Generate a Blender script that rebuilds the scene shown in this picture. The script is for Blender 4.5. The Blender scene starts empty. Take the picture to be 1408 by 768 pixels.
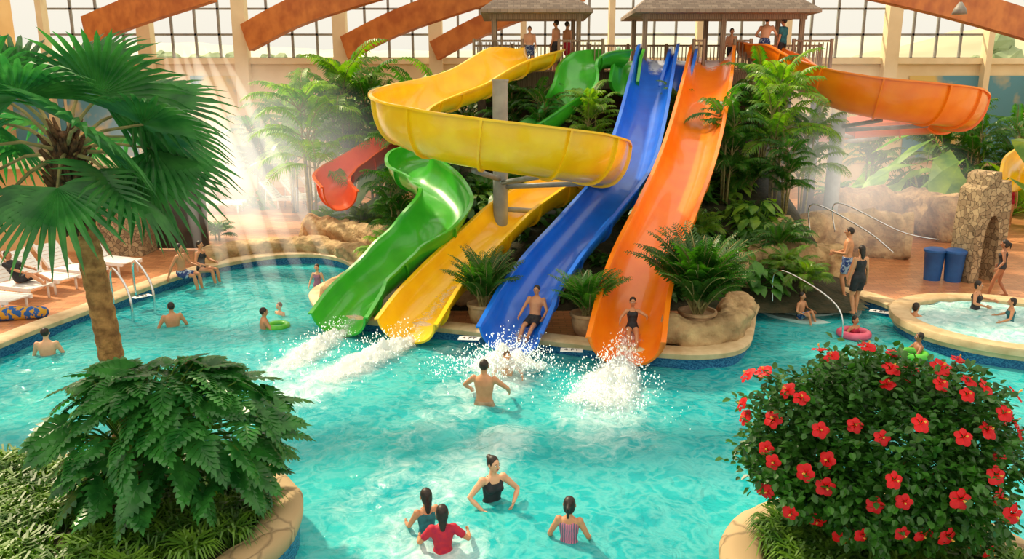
import bpy, bmesh, math, random
from mathutils import Vector as V, Matrix, noise, geometry
R=random.Random(7)
pi=math.pi
F=1100.;CX=704.;CY=384.;H0=5.6;PIT=math.radians(13.5);sp=math.sin(PIT);cp=math.cos(PIT)
def ray(u,v):
    a=(u-CX)/F;c=(CY-v)/F
    return V((a,cp+c*sp,-sp+c*cp))
def G(u,v,z=0.):
    d=ray(u,v);t=(z-H0)/d.z
    return V((d.x*t,d.y*t,z))
def D(u,v,y):
    d=ray(u,v);t=y/d.y
    return V((d.x*t,y,H0+d.z*t))
def S(u,v,k,y0):
    d=ray(u,v);s=d.z/d.y
    return D(u,v,(H0+k*y0)/(k-s))
COL=bpy.context.scene.collection
WL={};CH={}
# ---------------- materials
def lin(c): return tuple(((x/255.)/12.92 if x/255.<=.04045 else ((x/255.+.055)/1.055)**2.4) for x in c)+(1.,)
def mat(name,c,c2=None,sc=6,rough=.5,bump=0,bsc=None,metal=0,coat=0,transl=0,mode='noise',det=4,coord='Object',bd=.02,spec=.5,ramp=(.35,.65),rnd=0,crack=.25):
    m=bpy.data.materials.new(name);m.use_nodes=True;nt=m.node_tree;N=nt.nodes;L=nt.links
    b=N['Principled BSDF'];out=N['Material Output']
    b.inputs['Roughness'].default_value=rough;b.inputs['Metallic'].default_value=metal
    b.inputs['Coat Weight'].default_value=coat;b.inputs['Coat Roughness'].default_value=.05
    b.inputs['Specular IOR Level'].default_value=spec
    tc=N.new('ShaderNodeTexCoord');geo=N.new('ShaderNodeNewGeometry')
    src=geo.outputs['Position'] if coord=='World' else tc.outputs[coord]
    c=lin(c);c2=lin(c2) if c2 else tuple(x*.8 for x in c[:3])+(1.,)
    colout=None;hout=None
    if mode=='noise':
        n=N.new('ShaderNodeTexNoise');n.inputs['Scale'].default_value=sc;n.inputs['Detail'].default_value=det
        L.new(src,n.inputs['Vector']);r=N.new('ShaderNodeValToRGB')
        r.color_ramp.elements[0].position=ramp[0];r.color_ramp.elements[1].position=ramp[1]
        r.color_ramp.elements[0].color=c;r.color_ramp.elements[1].color=c2
        L.new(n.outputs['Fac'],r.inputs['Fac']);colout=r.outputs['Color'];hout=n.outputs['Fac']
    elif mode=='brick':
        n=N.new('ShaderNodeTexBrick');n.inputs['Scale'].default_value=sc
        n.inputs['Color1'].default_value=c;n.inputs['Color2'].default_value=c2
        n.inputs['Mortar'].default_value=tuple(x*.45 for x in c[:3])+(1,);n.inputs['Mortar Size'].default_value=.015
        L.new(src,n.inputs['Vector']);colout=n.outputs['Color'];hout=n.outputs['Fac']
    elif mode=='stone':
        n=N.new('ShaderNodeTexVoronoi');n.feature='F1';n.inputs['Scale'].default_value=sc
        e=N.new('ShaderNodeTexVoronoi');e.feature='DISTANCE_TO_EDGE';e.inputs['Scale'].default_value=sc
        ns=N.new('ShaderNodeTexNoise');ns.inputs['Scale'].default_value=sc*1.6
        mx=N.new('ShaderNodeVectorMath');mx.operation='MULTIPLY_ADD';mx.inputs[1].default_value=(.25/sc*2,)*3
        L.new(ns.outputs['Color'],mx.inputs[0]);L.new(src,ns.inputs['Vector']);L.new(src,mx.inputs[2])
        L.new(mx.outputs[0],n.inputs['Vector']);L.new(mx.outputs[0],e.inputs['Vector'])
        r=N.new('ShaderNodeValToRGB');r.color_ramp.elements[0].color=c;r.color_ramp.elements[1].color=c2
        sx=N.new('ShaderNodeSeparateColor');L.new(n.outputs['Color'],sx.inputs[0]);L.new(sx.outputs[0],r.inputs['Fac'])
        r2=N.new('ShaderNodeValToRGB');r2.color_ramp.elements[0].color=(crack,crack,crack,1);r2.color_ramp.elements[1].position=.05
        L.new(e.outputs['Distance'],r2.inputs['Fac'])
        mm=N.new('ShaderNodeMix');mm.data_type='RGBA';mm.blend_type='MULTIPLY';mm.inputs[0].default_value=.8
        L.new(r.outputs['Color'],mm.inputs[6]);L.new(r2.outputs['Color'],mm.inputs[7]);colout=mm.outputs[2];hout=r2.outputs['Color']
    elif mode=='wave':
        n=N.new('ShaderNodeTexWave');n.inputs['Scale'].default_value=sc;n.inputs['Distortion'].default_value=2.;n.inputs['Detail'].default_value=3
        L.new(src,n.inputs['Vector']);r=N.new('ShaderNodeValToRGB');r.color_ramp.elements[0].color=c;r.color_ramp.elements[1].color=c2
        L.new(n.outputs['Fac'],r.inputs['Fac']);colout=r.outputs['Color'];hout=n.outputs['Fac']
    if rnd:
        oi=N.new('ShaderNodeObjectInfo');hs=N.new('ShaderNodeHueSaturation');mr=N.new('ShaderNodeMapRange')
        mr.inputs[3].default_value=1-rnd;mr.inputs[4].default_value=1+rnd
        L.new(oi.outputs['Random'],mr.inputs[0]);L.new(mr.outputs[0],hs.inputs['Value']);L.new(colout,hs.inputs['Color']);colout=hs.outputs['Color']
    L.new(colout,b.inputs['Base Color'])
    if bump:
        bp=N.new('ShaderNodeBump');bp.inputs['Strength'].default_value=bump;bp.inputs['Distance'].default_value=bd
        if bsc:
            n2=N.new('ShaderNodeTexNoise');n2.inputs['Scale'].default_value=bsc;n2.inputs['Detail'].default_value=5
            L.new(src,n2.inputs['Vector']);hout=n2.outputs['Fac']
        L.new(hout,bp.inputs['Height']);L.new(bp.outputs[0],b.inputs['Normal'])
    if transl:
        t=N.new('ShaderNodeBsdfTranslucent');mx=N.new('ShaderNodeMixShader');mx.inputs[0].default_value=transl
        hs=N.new('ShaderNodeHueSaturation');hs.inputs['Value'].default_value=1.6;hs.inputs['Saturation'].default_value=1.1
        L.new(colout,hs.inputs['Color']);L.new(hs.outputs['Color'],t.inputs['Color'])
        L.new(b.outputs[0],mx.inputs[1]);L.new(t.outputs[0],mx.inputs[2]);L.new(mx.outputs[0],out.inputs['Surface'])
    return m
M={}
M['blue']=mat('blue_fiberglass',(20,112,226),(14,98,212),2,.28,coat=.4)
M['yellow']=mat('yellow_fiberglass',(254,206,8),(246,190,4),2,.3,coat=.4)
M['orange']=mat('orange_fiberglass',(252,136,14),(246,122,10),2,.3,coat=.4)
M['green']=mat('green_fiberglass',(66,184,42),(54,168,38),2,.28,coat=.4)
M['redor']=mat('red_fiberglass',(248,96,30),(240,84,24),2,.3,coat=.4)
M['steel']=mat('grey_painted_steel',(150,155,152),(130,134,132),3,.5)
M['chrome']=mat('chrome',(225,228,230),(205,208,210),3,.15,metal=1)
M['coping']=mat('cream_coping_stone',(220,194,150),(192,162,118),3,.6,bump=.3,bsc=12)
M['deck']=mat('terracotta_paver',(216,152,102),(186,120,78),1.6,.3,mode='brick',coord='World',bump=.15)
M['tile']=mat('blue_mosaic_tile',(20,70,125),(60,130,175),14,.2,mode='brick',coord='UV')
M['rock']=mat('sandstone_rock',(210,178,128),(146,116,80),2.2,.9,bump=1.,bsc=4,bd=.15,det=8,ramp=(.3,.7))
M['stone']=mat('planter_stone',(200,174,132),(168,140,100),1.7,.85,mode='stone',bump=.5,bd=.03,crack=.45)
M['rubble']=mat('stacked_stone',(190,166,128),(138,116,88),6.5,.9,mode='stone',bump=.9,bd=.04,crack=.3)
M['cream']=mat('cream_plaster',(240,222,180),(230,210,166),1.2,.8)
M['peach']=mat('peach_plaster',(236,198,140),(220,178,120),.5,.8)
M['wood']=mat('glulam_wood',(212,130,58),(180,98,40),1.5,.55,det=2)
M['woodgrey']=mat('weathered_timber',(160,138,112),(124,102,80),5,.7,mode='wave')
M['shingle']=mat('grey_shingle',(172,154,134),(138,122,106),2.2,.85,mode='brick',bump=.5)
M['darkwood']=mat('dark_timber',(92,74,54),(58,46,36),4,.8)
M['white']=mat('white_plastic',(248,247,243),(238,236,232),3,.4)
M['frame']=mat('window_frame_grey',(150,148,138),(132,130,122),3,.5)
M['soil']=mat('dark_soil',(66,60,38),(38,44,22),4,.95,bump=.8,bsc=9,bd=.08)
M['leaf']=mat('palm_leaf_green',(80,134,44),(42,94,28),2.5,.42,transl=.4,rnd=.25)
M['leafy']=mat('bright_leaf_green',(136,172,58),(78,130,40),2.5,.42,transl=.42,rnd=.2)
M['fan']=mat('fan_palm_green',(78,144,70),(40,100,48),3,.35,transl=.38,rnd=.2)
M['philo']=mat('glossy_dark_green_leaf',(66,136,56),(30,90,36),4,.3,transl=.28)
M['hibl']=mat('hibiscus_leaf_green',(70,124,42),(36,78,26),5,.38,transl=.28)
M['red']=mat('hibiscus_red_petal',(246,20,26),(224,10,20),8,.5,transl=.35)
M['pollen']=mat('yellow_stamen',(250,206,80),None,8,.6)
M['grass']=mat('strap_grass_green',(112,152,46),(52,98,28),3,.45,transl=.35)
M['trunk']=mat('fibrous_palm_trunk',(190,142,84),(130,90,50),9,.9,bump=1,bsc=22,bd=.04)
M['trunkg']=mat('ringed_green_trunk',(160,148,92),(120,112,66),6,.8)
M['fibre']=mat('brown_palm_fibre',(116,82,48),(66,46,28),14,.95,bump=1,bsc=20,bd=.04)
M['pot']=mat('tan_ceramic_pot',(190,156,116),(154,122,86),5,.6,bump=.3,bsc=9)
M['bin']=mat('blue_plastic_bin',(42,104,176),(34,88,156),3,.45)
M['glassd']=mat('dark_glass',(60,56,48),(40,38,34),2,.15)
M['mural']=mat('painted_mural',(90,150,170),(224,194,110),.35,.7,ramp=(.46,.56),coord='World')
M['hill']=mat('hazy_grassy_hill',(206,188,154),(170,164,132),.05,.95,coord='World')  # hill, far and tree colours are paled to paint in outdoor haze
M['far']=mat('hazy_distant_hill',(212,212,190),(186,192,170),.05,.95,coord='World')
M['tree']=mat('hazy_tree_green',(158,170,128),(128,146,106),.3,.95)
M['poolfl']=mat('turquoise_pool_floor',(70,215,220),(50,195,205),1,.6)
M['step']=mat('white_pool_step',(214,236,230),(190,220,214),2,.6)
M['black']=mat('black_fabric',(28,28,32),(42,42,48),12,.7)
M['navy']=mat('blue_patterned_fabric',(30,60,120),(150,170,190),14,.7,ramp=(.5,.55))
M['redf']=mat('red_fabric',(200,30,50),(170,20,60),12,.7)
M['pink']=mat('pink_striped_fabric',(220,120,150),(90,100,120),9,.7,mode='wave')
M['teal']=mat('teal_fabric',(40,120,130),(30,90,100),12,.7)
M['tan']=mat('tan_fabric',(180,150,120),(150,120,90),12,.7)
M['greenf']=mat('green_float_vinyl',(100,200,60),(80,180,50),5,.3)
M['pinkf']=mat('pink_float_vinyl',(240,110,140),(230,90,120),5,.3)
M['towel']=mat('blue_printed_towel',(30,90,160),(200,150,40),8,.8,ramp=(.52,.56))
SK=[mat('skin_light',(232,178,138),(220,162,124),5,.5),mat('skin_tan',(210,150,108),(194,132,92),5,.5),mat('skin_brown',(170,114,82),(154,100,70),5,.5)]
HR=[mat('hair_dark',(46,30,20),(26,16,12),30,.5),mat('hair_brown',(100,62,36),(70,42,26),30,.5)]
M['eyew']=mat('eye_white',(240,238,232),None,5,.3);M['lip']=mat('lip',(186,94,84),None,5,.5)
# ---------------- mesh builder
class MB:
    def __init__(s): s.v=[];s.f=[];s.m=[]
    def add(s,vs,fs,mat=0):
        o=len(s.v);s.v+=[V(p) for p in vs];s.f+=[tuple(i+o for i in f) for f in fs];s.m+=[mat]*len(fs)
    def rings(s,rs,mat=0,cap=True,closed=True):
        n=len(rs[0]);vs=[p for r in rs for p in r];fs=[]
        for i in range(len(rs)-1):
            for j in range(n if closed else n-1):
                a=i*n+j;b=i*n+(j+1)%n;fs.append((a,b,b+n,a+n))
        if cap and closed:
            fs.append(tuple(range(n))[::-1]);fs.append(tuple(range((len(rs)-1)*n,len(rs)*n)))
        s.add(vs,fs,mat)
    def tube(s,pts,rad,n=8,mat=0,rnd=False,flat=1.,up=None):
        pts=[V(p) for p in pts]
        if not hasattr(rad,'__len__'): rad=[rad]*len(pts)
        T=[]
        for i in range(len(pts)):
            a=pts[max(0,i-1)];b=pts[min(len(pts)-1,i+1)];d=(b-a)
            T.append(d.normalized() if d.length>1e-7 else V((0,0,1)))
        nn=V(up) if up else (V((0,0,1)) if abs(T[0].z)<.9 else V((0,1,0)))
        rs=[]
        P=list(pts);Rr=list(rad);TT=list(T)
        if rnd:
            P=[pts[0]-T[0]*rad[0]*.85,pts[0]-T[0]*rad[0]*.5]+P+[pts[-1]+T[-1]*rad[-1]*.5,pts[-1]+T[-1]*rad[-1]*.85]
            Rr=[rad[0]*.45,rad[0]*.85]+Rr+[rad[-1]*.85,rad[-1]*.45];TT=[T[0],T[0]]+TT+[T[-1],T[-1]]
        for p,r,t in zip(P,Rr,TT):
            nn=nn-t*nn.dot(t)
            if nn.length<1e-5: nn=t.orthogonal()
            nn.normalize();bb=t.cross(nn)
            rs.append([p+(bb*math.cos(2*pi*k/n)+nn*math.sin(2*pi*k/n)*flat)*r for k in range(n)])
        s.rings(rs,mat)
    def box(s,c,sz,rz=0,mat=0,mx=None,bev=0):
        c=V(c);h=V(sz)/2;m=mx or Matrix.Rotation(rz,3,'Z')
        vs=[c+m@V((x*h.x,y*h.y,z*h.z)) for x,y,z in [(-1,-1,-1),(1,-1,-1),(1,1,-1),(-1,1,-1),(-1,-1,1),(1,-1,1),(1,1,1),(-1,1,1)]]
        s.add(vs,[(3,2,1,0),(4,5,6,7),(0,1,5,4),(1,2,6,5),(2,3,7,6),(3,0,4,7)],mat)
    def ball(s,c,r,mx=None,n=12,k=8,mat=0):
        c=V(c);r=V(r) if hasattr(r,'__len__') else V((r,r,r));mx=mx or Matrix.Identity(3)
        rs=[]
        for i in range(k):
            a=pi*(i+.35)/(k-.3);z=-math.cos(a);q=math.sin(a)
            rs.append([c+mx@V((r.x*q*math.cos(2*pi*j/n),r.y*q*math.sin(2*pi*j/n),r.z*z)) for j in range(n)])
        s.rings(rs,mat)
    def mesh(s,name,mats,smooth=True):
        me=bpy.data.meshes.new(name);me.from_pydata([tuple(p) for p in s.v],[],s.f)
        for m in mats: me.materials.append(m)
        me.polygons.foreach_set('material_index',s.m)
        me.polygons.foreach_set('use_smooth',[smooth]*len(s.f));me.update()
        return me
def meta(o,label=None,cat=None,group=None,kind=None):
    if label:o['label']=label
    if cat:o['category']=cat
    if group:o['group']=group
    if kind:o['kind']=kind
def mk(name,mb,mats,smooth=True,parent=None,center=True,sharp=None,**kw):
    if not isinstance(mats,(list,tuple)): mats=[mats]
    c=V((0,0,0))
    if center and mb.v:
        xs=[p.x for p in mb.v];ys=[p.y for p in mb.v];zs=[p.z for p in mb.v]
        c=V(((min(xs)+max(xs))/2,(min(ys)+max(ys))/2,min(zs)))
        mb.v=[p-c for p in mb.v]
    me=mb.mesh(name,mats,smooth)
    if smooth and sharp: me.set_sharp_from_angle(angle=math.radians(sharp))
    o=bpy.data.objects.new(name,me);COL.objects.link(o)
    WL[o.name]=c
    if parent:
        o.parent=parent;o.location=c-WL[parent.name];CH.setdefault(parent.name,[]).append(o)
    else:o.location=c
    meta(o,**kw);return o
def thing(name,loc,**kw):
    o=bpy.data.objects.new(name,None);o.empty_display_size=.2;COL.objects.link(o);o.location=V(loc);WL[o.name]=V(loc);meta(o,**kw);return o
class Inst:
    def __init__(s,top): s.top=top;s.used=False
    def put(s,loc,rz=0,sc=1,label=None,tilt=(0,0)):
        if not s.used: n=s.top;s.used=True
        else:
            def cc(o,par):
                n=o.copy();COL.objects.link(n)
                if par:n.parent=par
                for c in CH.get(o.name,[]): cc(c,n)
                return n
            n=cc(s.top,None)
        n.location=V(loc);n.rotation_euler=(tilt[0],tilt[1],rz);n.scale=(sc,sc,sc) if not hasattr(sc,'__len__') else sc
        if label:n['label']=label
        return n
def cat(pts,per=8,closed=False):
    pts=[V(p) for p in pts];out=[];n=len(pts)
    for i in range(n if closed else n-1):
        if closed: p0,p1,p2,p3=pts[i-1],pts[i],pts[(i+1)%n],pts[(i+2)%n]
        else: p0=pts[max(0,i-1)];p1=pts[i];p2=pts[i+1];p3=pts[min(n-1,i+2)]
        for k in range(per):
            t=k/per;out.append(.5*((2*p1)+(p2-p0)*t+(2*p0-5*p1+4*p2-p3)*t*t+(3*p1-p0-3*p2+p3)*t**3))
    if not closed:out.append(pts[-1])
    return out
# ---------------- people
def remesh(mb,name,vox,mats):
    me=mb.mesh(name,mats);o=bpy.data.objects.new(name+'_tmp',me);COL.objects.link(o)
    md=o.modifiers.new('r','REMESH');md.mode='VOXEL';md.voxel_size=vox;md.use_smooth_shade=True
    sm=o.modifiers.new('s','SMOOTH');sm.iterations=2;sm.factor=.5
    dg=bpy.context.evaluated_depsgraph_get();r=bpy.data.meshes.new_from_object(o.evaluated_get(dg))
    out=MB();out.v=[v.co.copy() for v in r.vertices];out.f=[tuple(p.vertices) for p in r.polygons];out.m=[0]*len(out.f)
    bpy.data.objects.remove(o);bpy.data.meshes.remove(me);bpy.data.meshes.remove(r)
    return out
def ik(a,b,l1,l2,pole):
    d=b-a;L=max(abs(l1-l2)+.02,min(d.length,(l1+l2)*.995));d=d.normalized();x=(l1*l1-l2*l2+L*L)/(2*L);h=math.sqrt(max(0,l1*l1-x*x))
    p=V(pole)-d*V(pole).dot(d);p.normalize();return a+d*x+p*h,a+d*L
def person(label,loc,face=0,H=1.7,skin=0,hair=0,hs='short',wear=(),pel=.93,lean=0,side=0,lh=(-.26,.06,.82),rh=(.26,.06,.82),
           lf=(-.1,0,.08),rf=(.1,0,.08),yaw=0,pitch=0,fem=False,hk=1.,vox=.02,pely=0,lpole=(-.5,-1,-.3),rpole=(.5,-1,-.3),kl=(-.15,1,.2),kr=(.15,1,.2),group=None):
    hip=V((0,pely,pel));Rm=Matrix.Rotation(-lean,3,'X')@Matrix.Rotation(side,3,'Y')
    u=Rm@V((0,0,1));f=Rm@V((0,1,0));r=Rm@V((1,0,0))
    Rh=Matrix.Rotation(yaw,3,'Z')@Matrix.Rotation(-pitch,3,'X')
    hc=hip+u*.565+Rh@V((0,.015,.135*hk))
    if fem: prof=[(-.10,.08,.075),(-.05,.145,.10),(.02,.172,.12),(.10,.145,.105),(.18,.118,.09),(.28,.135,.10),(.38,.15,.11),(.45,.155,.095),(.50,.12,.075),(.54,.06,.055)]
    else: prof=[(-.10,.085,.075),(-.05,.14,.10),(.02,.162,.115),(.10,.148,.105),(.18,.14,.1),(.28,.158,.112),(.38,.178,.122),(.46,.178,.105),(.51,.13,.08),(.55,.065,.06)]
    sw=.16 if fem else .185
    def tor(mb,lo,hi,g):
        rs=[]
        for (q,a,b) in prof:
            if q<lo-1e-6 or q>hi+1e-6:continue
            c=hip+u*q
            rs.append([c+r*(a+g)*math.cos(2*pi*k/16)+f*(b+g)*math.sin(2*pi*k/16) for k in range(16)])
        mb.rings(rs)
        if fem and hi>=.38 and lo<.35:
            for sx in(-1,1): mb.ball(hip+u*.36+r*sx*.07+f*.085,(.058+g,.05+g,.055+g))
    sh=[hip+u*.475+r*sx*sw for sx in(-1,1)];hj=[hip+r*sx*.09-u*.02 for sx in(-1,1)]
    arms=[];legs=[]
    for i,(h,pl) in enumerate(((lh,lpole),(rh,rpole))):
        e,w=ik(sh[i],V(h),.29,.26,pl);arms.append((sh[i],e,w))
    for i,(q,kp) in enumerate(((lf,kl),(rf,kr))):
        k,a=ik(hj[i],V(q),.43,.42,kp);legs.append((hj[i],k,a))
    B=MB();tor(B,-1,1,0)
    B.tube([hip+u*.49,hip+u*.56,hc-Rh@V((0,.01,.05))],[.06,.052,.05],10)
    for a,e,w in arms:
        B.ball(a,.06);B.tube([a,a.lerp(e,.45),e,e.lerp(w,.3),w],[.054,.049,.038,.041,.026],10,rnd=True)
    for a,k,w in legs:
        B.tube([a,a.lerp(k,.45),k,k.lerp(w,.3),w],[.092,.078,.054,.056,.036],10,rnd=True)
        fd=V((0,1,0)) if abs((w-k).normalized().y)<.7 else V((0,.25,1)).normalized()
        B.tube([w-fd*.04-V((0,0,.035)),w+fd*.05-V((0,0,.04)),w+fd*.15-V((0,0,.055))],[.034,.036,.022],8,rnd=True)
    hd=[]
    for i,(a,e,w) in enumerate(arms):
        sx=-1 if i==0 else 1;d=(w-e).normalized();n=-r*sx;n=n-d*n.dot(d)
        if n.length<.3:n=V((0,0,-1))-d*d.z*-1
        n.normalize();s=d.cross(n);mx=Matrix((s,n,d)).transposed()
        B.ball(w+d*.045,(.038,.018,.052),mx);hd.append((w,d,n,s,sx))
    B.ball(hc+Rh@V((0,-.005,.012)),V((.076,.094,.105))*hk,Rh)
    B.ball(hc+Rh@V((0,.022,-.05)),V((.055,.062,.062))*hk,Rh)
    m=remesh(B,'b',vox,[SK[skin]])
    for w,d,n,s,sx in hd:
        for k,l in enumerate((.055,.07,.075,.065)):
            b=w+d*.075+s*(k-1.5)*.0195;c1=(d+n*.25).normalized();c2=(d+n*.9).normalized()
            m.tube([b,b+c1*l*.5,b+c1*l*.5+c2*l*.5],[.0095,.009,.007],6,rnd=True)
        ts=1 if s.dot(V((0,1,.4)))>0 else -1
        b=w+d*.02+s*ts*.022;m.tube([b,b+(d*.6+s*ts*.8).normalized()*.035,b+(d*.6+s*ts*.8).normalized()*.035+(d+n*.4).normalized()*.03],[.013,.011,.008],6,rnd=True)
    def hp(x,y,z): return hc+Rh@(V((x,y,z))*hk)
    m.ball(hp(0,.098,-.012),V((.013,.018,.022))*hk,Rh,8,6)
    for sx in(-1,1):
        m.ball(hp(sx*.077,-.005,-.005),V((.012,.02,.03))*hk,Rh,8,6)
        m.ball(hp(sx*.03,.079,.012),V((.014,.01,.009))*hk,Rh,8,6,1)
        m.ball(hp(sx*.03,.087,.012),V((.007,.005,.007))*hk,Rh,8,6,2)
        m.tube([hp(sx*.014,.09,.032),hp(sx*.03,.09,.037),hp(sx*.046,.08,.032)],.004,5,2)
    m.ball(hp(0,.083,-.052),V((.024,.008,.008))*hk,Rh,8,6,3)
    s=H/1.75
    o=mk('person',m,[SK[skin],M['eyew'],HR[0],M['lip']],center=False,label=label,cat='person',group=group)
    o.location=V(loc);o.scale=(s,s,s);o.rotation_euler=(0,0,face)
    Hm=MB()
    Hm.ball(hp(0,-.022,.03),V((.084,.098,.102))*hk,Rh)
    if hs in('long','pony','bob'): Hm.ball(hp(0,-.05,-.02),V((.08,.062,.09))*hk,Rh)
    if hs=='long': Hm.tube([hp(0,-.07,.0),hp(0,-.085,-.1),hp(0,-.08,-.22)],[.07,.065,.035],10,rnd=True,flat=.6)
    if hs=='pony': Hm.tube([hp(0,-.1,.05),hp(0,-.15,.02),hp(0,-.15,-.12)],[.03,.035,.015],8,rnd=True)
    if hs=='bun': Hm.ball(hp(0,-.1,.08),V((.045,.045,.04))*hk,Rh)
    Hm=remesh(Hm,'h',.014,[HR[hair]])
    h=mk('hair',Hm,HR[hair],center=False);h.parent=o
    for (kind,mt) in wear:
        C=MB()
        if kind=='trunks':
            tor(C,-.1,.1,.013)
            for a,k,w in legs: C.tube([a+u*.02,a.lerp(k,.35),a.lerp(k,.72)],[.104,.1,.09],10)
        elif kind=='suit':
            tor(C,-.1,.45,.008)
            for a,k,w in legs: C.ball(a+u*.02,(.098,.1,.09))
            for sx in(-1,1): C.tube([hip+u*.36+r*sx*.085+f*.1,hip+u*.47+r*sx*.085+f*.075,hip+u*.53+r*sx*.08,hip+u*.46+r*sx*.07-f*.1,hip+u*.36+r*sx*.05-f*.115],.014,6)
        elif kind=='bottom':
            tor(C,-.1,.1,.01)
            for a,k,w in legs: C.ball(a+u*.02,(.098,.1,.09))
        elif kind=='shirt':
            tor(C,-.05,.55,.014)
            for a,e,w in arms: C.ball(a,.074);C.tube([a,a.lerp(e,.7)],[.07,.06],10)
        C=remesh(C,'c',.02,[mt])
        c=mk({'trunks':'swim_trunks','suit':'swimsuit','bottom':'bikini_bottom','shirt':'swim_shirt'}[kind],C,mt,center=False);c.parent=o
    return o
def water(u,v,h): p=G(u,v);return V((p.x,p.y,-h))
SC=pi
person("woman in black swimsuit wading waist-deep, arms bent, turned toward the girls",water(676,690,1.0),SC+.45,1.72,0,0,'bun',[('suit',M['black'])],fem=True,lh=(-.2,.3,1.12),rh=(.24,.24,1.06),yaw=.3,lean=.1,vox=.014,lpole=(-1,-.5,-.2),rpole=(1,-.5,-.2))
person("girl with wet dark hair standing in water with back turned",water(587,730,.84),.5,1.42,1,0,'long',[('suit',M['teal'])],fem=True,hk=1.15,lh=(-.22,.34,1.08),rh=(.25,.35,1.08),vox=.014)
person("girl in red swim shirt reaching out in the water",water(609,757,.86),.15,1.46,1,0,'long',[('shirt',M['redf']),('bottom',M['black'])],fem=True,hk=1.15,lh=(-.34,.28,1.12),rh=(.4,.2,1.2),vox=.014)
person("girl in pink striped swimsuit standing in the water",water(782,748,.82),-.2,1.45,1,0,'pony',[('suit',M['pink'])],fem=True,hk=1.15,lh=(-.3,.2,1.0),rh=(.3,.22,1.0),vox=.014)
person("bare-chested man wading with arms spread toward the splash",water(666,555,1.0),-.25,1.85,1,0,'short',[('trunks',M['tan'])],lh=(-.36,.32,1.08),rh=(.36,.32,1.08),vox=.016,lpole=(-1,-.4,-.2),rpole=(1,-.4,-.2))
person("laughing child in the splash at the foot of the blue slide",water(697,516,.86),SC+.2,1.35,0,1,'short',[('trunks',M['navy'])],hk=1.15,lh=(-.35,.3,1.15),rh=(.35,.3,1.15))
person("bare-chested man standing chest-deep in the pool",water(238,450,1.12),.6,1.75,1,0,'short',[('trunks',M['tan'])],lh=(-.3,.25,1.05),rh=(.3,.25,1.05))
person("person chest-deep in the pool beside a green float",water(364,452,1.12),-1.1,1.65,1,0,'short',[('trunks',M['teal'])],lh=(-.25,.4,1.15),rh=(.25,.4,1.15))
person("small child in the water near a green float",water(385,434,.88),2.6,1.2,0,1,'short',[('trunks',M['redf'])],hk=1.2)
person("bare-chested man submerged to his shoulders in the pool",water(66,487,1.2),.2,1.8,0,0,'short',[('trunks',M['navy'])],lh=(-.25,.3,1.05),rh=(.25,.3,1.05))
person("child wading in the shallow lagoon by the rocks",water(437,394,.62),SC,1.25,0,1,'bob',[('suit',M['pink'])],fem=True,hk=1.2,lh=(-.3,.2,.95),rh=(.3,.2,.95))
sit=dict(pel=.12,lf=(-.11,.5,-.32),rf=(.11,.5,-.32),kl=(-.1,.6,1),kr=(.1,.6,1))
g=G(250,384,.33)
person("bare-chested man in trunks sitting on the pool edge",g+V((-.12,.3,-.02)),-1.2-.5,1.85,1,0,'short',[('trunks',M['navy'])],lh=(-.25,.35,.3),rh=(.35,-.2,.05),**sit)
g=G(276,377,.33)
person("woman in dark swimsuit sitting on the pool edge",g+V((-.1,.35,-.02)),-1.2-.6,1.75,1,0,'bob',[('suit',M['black'])],fem=True,lh=(-.2,.35,.3),rh=(.3,.3,.3),**sit)
g=G(40,410,.25)
person("person in black clothes reclining on a lounger",g+V((-.25,.15,.38)),-1.7,1.75,1,0,'bob',[('shirt',M['black']),('trunks',M['black'])],pel=.1,lean=-.5,lf=(-.1,.8,.05),rf=(.1,.75,.02),kl=(0,.2,1),kr=(0,.2,1),lh=(-.15,.3,.35),rh=(.15,.3,.3))
YB,YO,YY=16.05,15.35,17.15
K=.47
g=S(735,444,K,YB);rid=dict(pel=.12,lean=-.25,lf=(-.1,.78,-.2),rf=(.1,.76,-.22),kl=(-.2,.3,1),kr=(.2,.3,1),vox=.016)
person("bare-chested boy in dark trunks riding down the blue slide",g,SC-.4,1.6,1,0,'short',[('trunks',M['black'])],lh=(-.3,.2,.22),rh=(.3,.25,.22),**rid)
g=S(869,456,K,YO)
person("child in black swimsuit riding down the orange slide",g,SC-.1,1.35,1,0,'short',[('suit',M['black'])],hk=1.15,fem=True,lh=(-.38,.3,.5),rh=(.36,.3,.35),**rid)
person("bare-chested man in blue patterned trunks standing on the deck",G(1160,408,.25),1.2,1.85,1,0,'short',[('trunks',M['navy'])],lh=(-.15,.3,1.15),rh=(.2,.3,1.05))
person("woman in black swimsuit standing at the pool edge",G(1176,432,.33),.2,1.68,1,0,'long',[('suit',M['black']),('trunks',M['black'])],fem=True,lf=(-.07,0,.08),rf=(.07,.1,.08))
g=G(1100,440,0)
person("child sitting on the shallow pool steps",g+V((0,0,.02)),SC+.7,1.25,1,0,'short',[('trunks',M['navy'])],hk=1.15,pel=.12,lf=(-.15,.5,-.05),rf=(.15,.5,-.05),kl=(0,.3,1),kr=(0,.3,1),lh=(-.3,.3,.3),rh=(.3,.3,.3))
person("girl floating with a pink swim ring",water(1174,458,.9),SC+.4,1.3,1,0,'bob',[('suit',M['redf'])],fem=True,hk=1.15,lh=(-.4,.2,1.05),rh=(.4,.2,1.05))
person("woman in dark swimsuit leaning against the whirlpool wall",water(1256,452,.95),-1.2,1.6,1,0,'bob',[('suit',M['black'])],fem=True,lh=(-.3,.3,1.1),rh=(.3,.3,1.1))
person("child holding a green float beside the whirlpool",water(1262,486,.9),1.5,1.35,2,0,'short',[('trunks',M['teal'])],hk=1.15,lh=(-.3,.4,1.1),rh=(.3,.4,1.1))
TUB=V((11.3,17.6,0))
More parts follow.
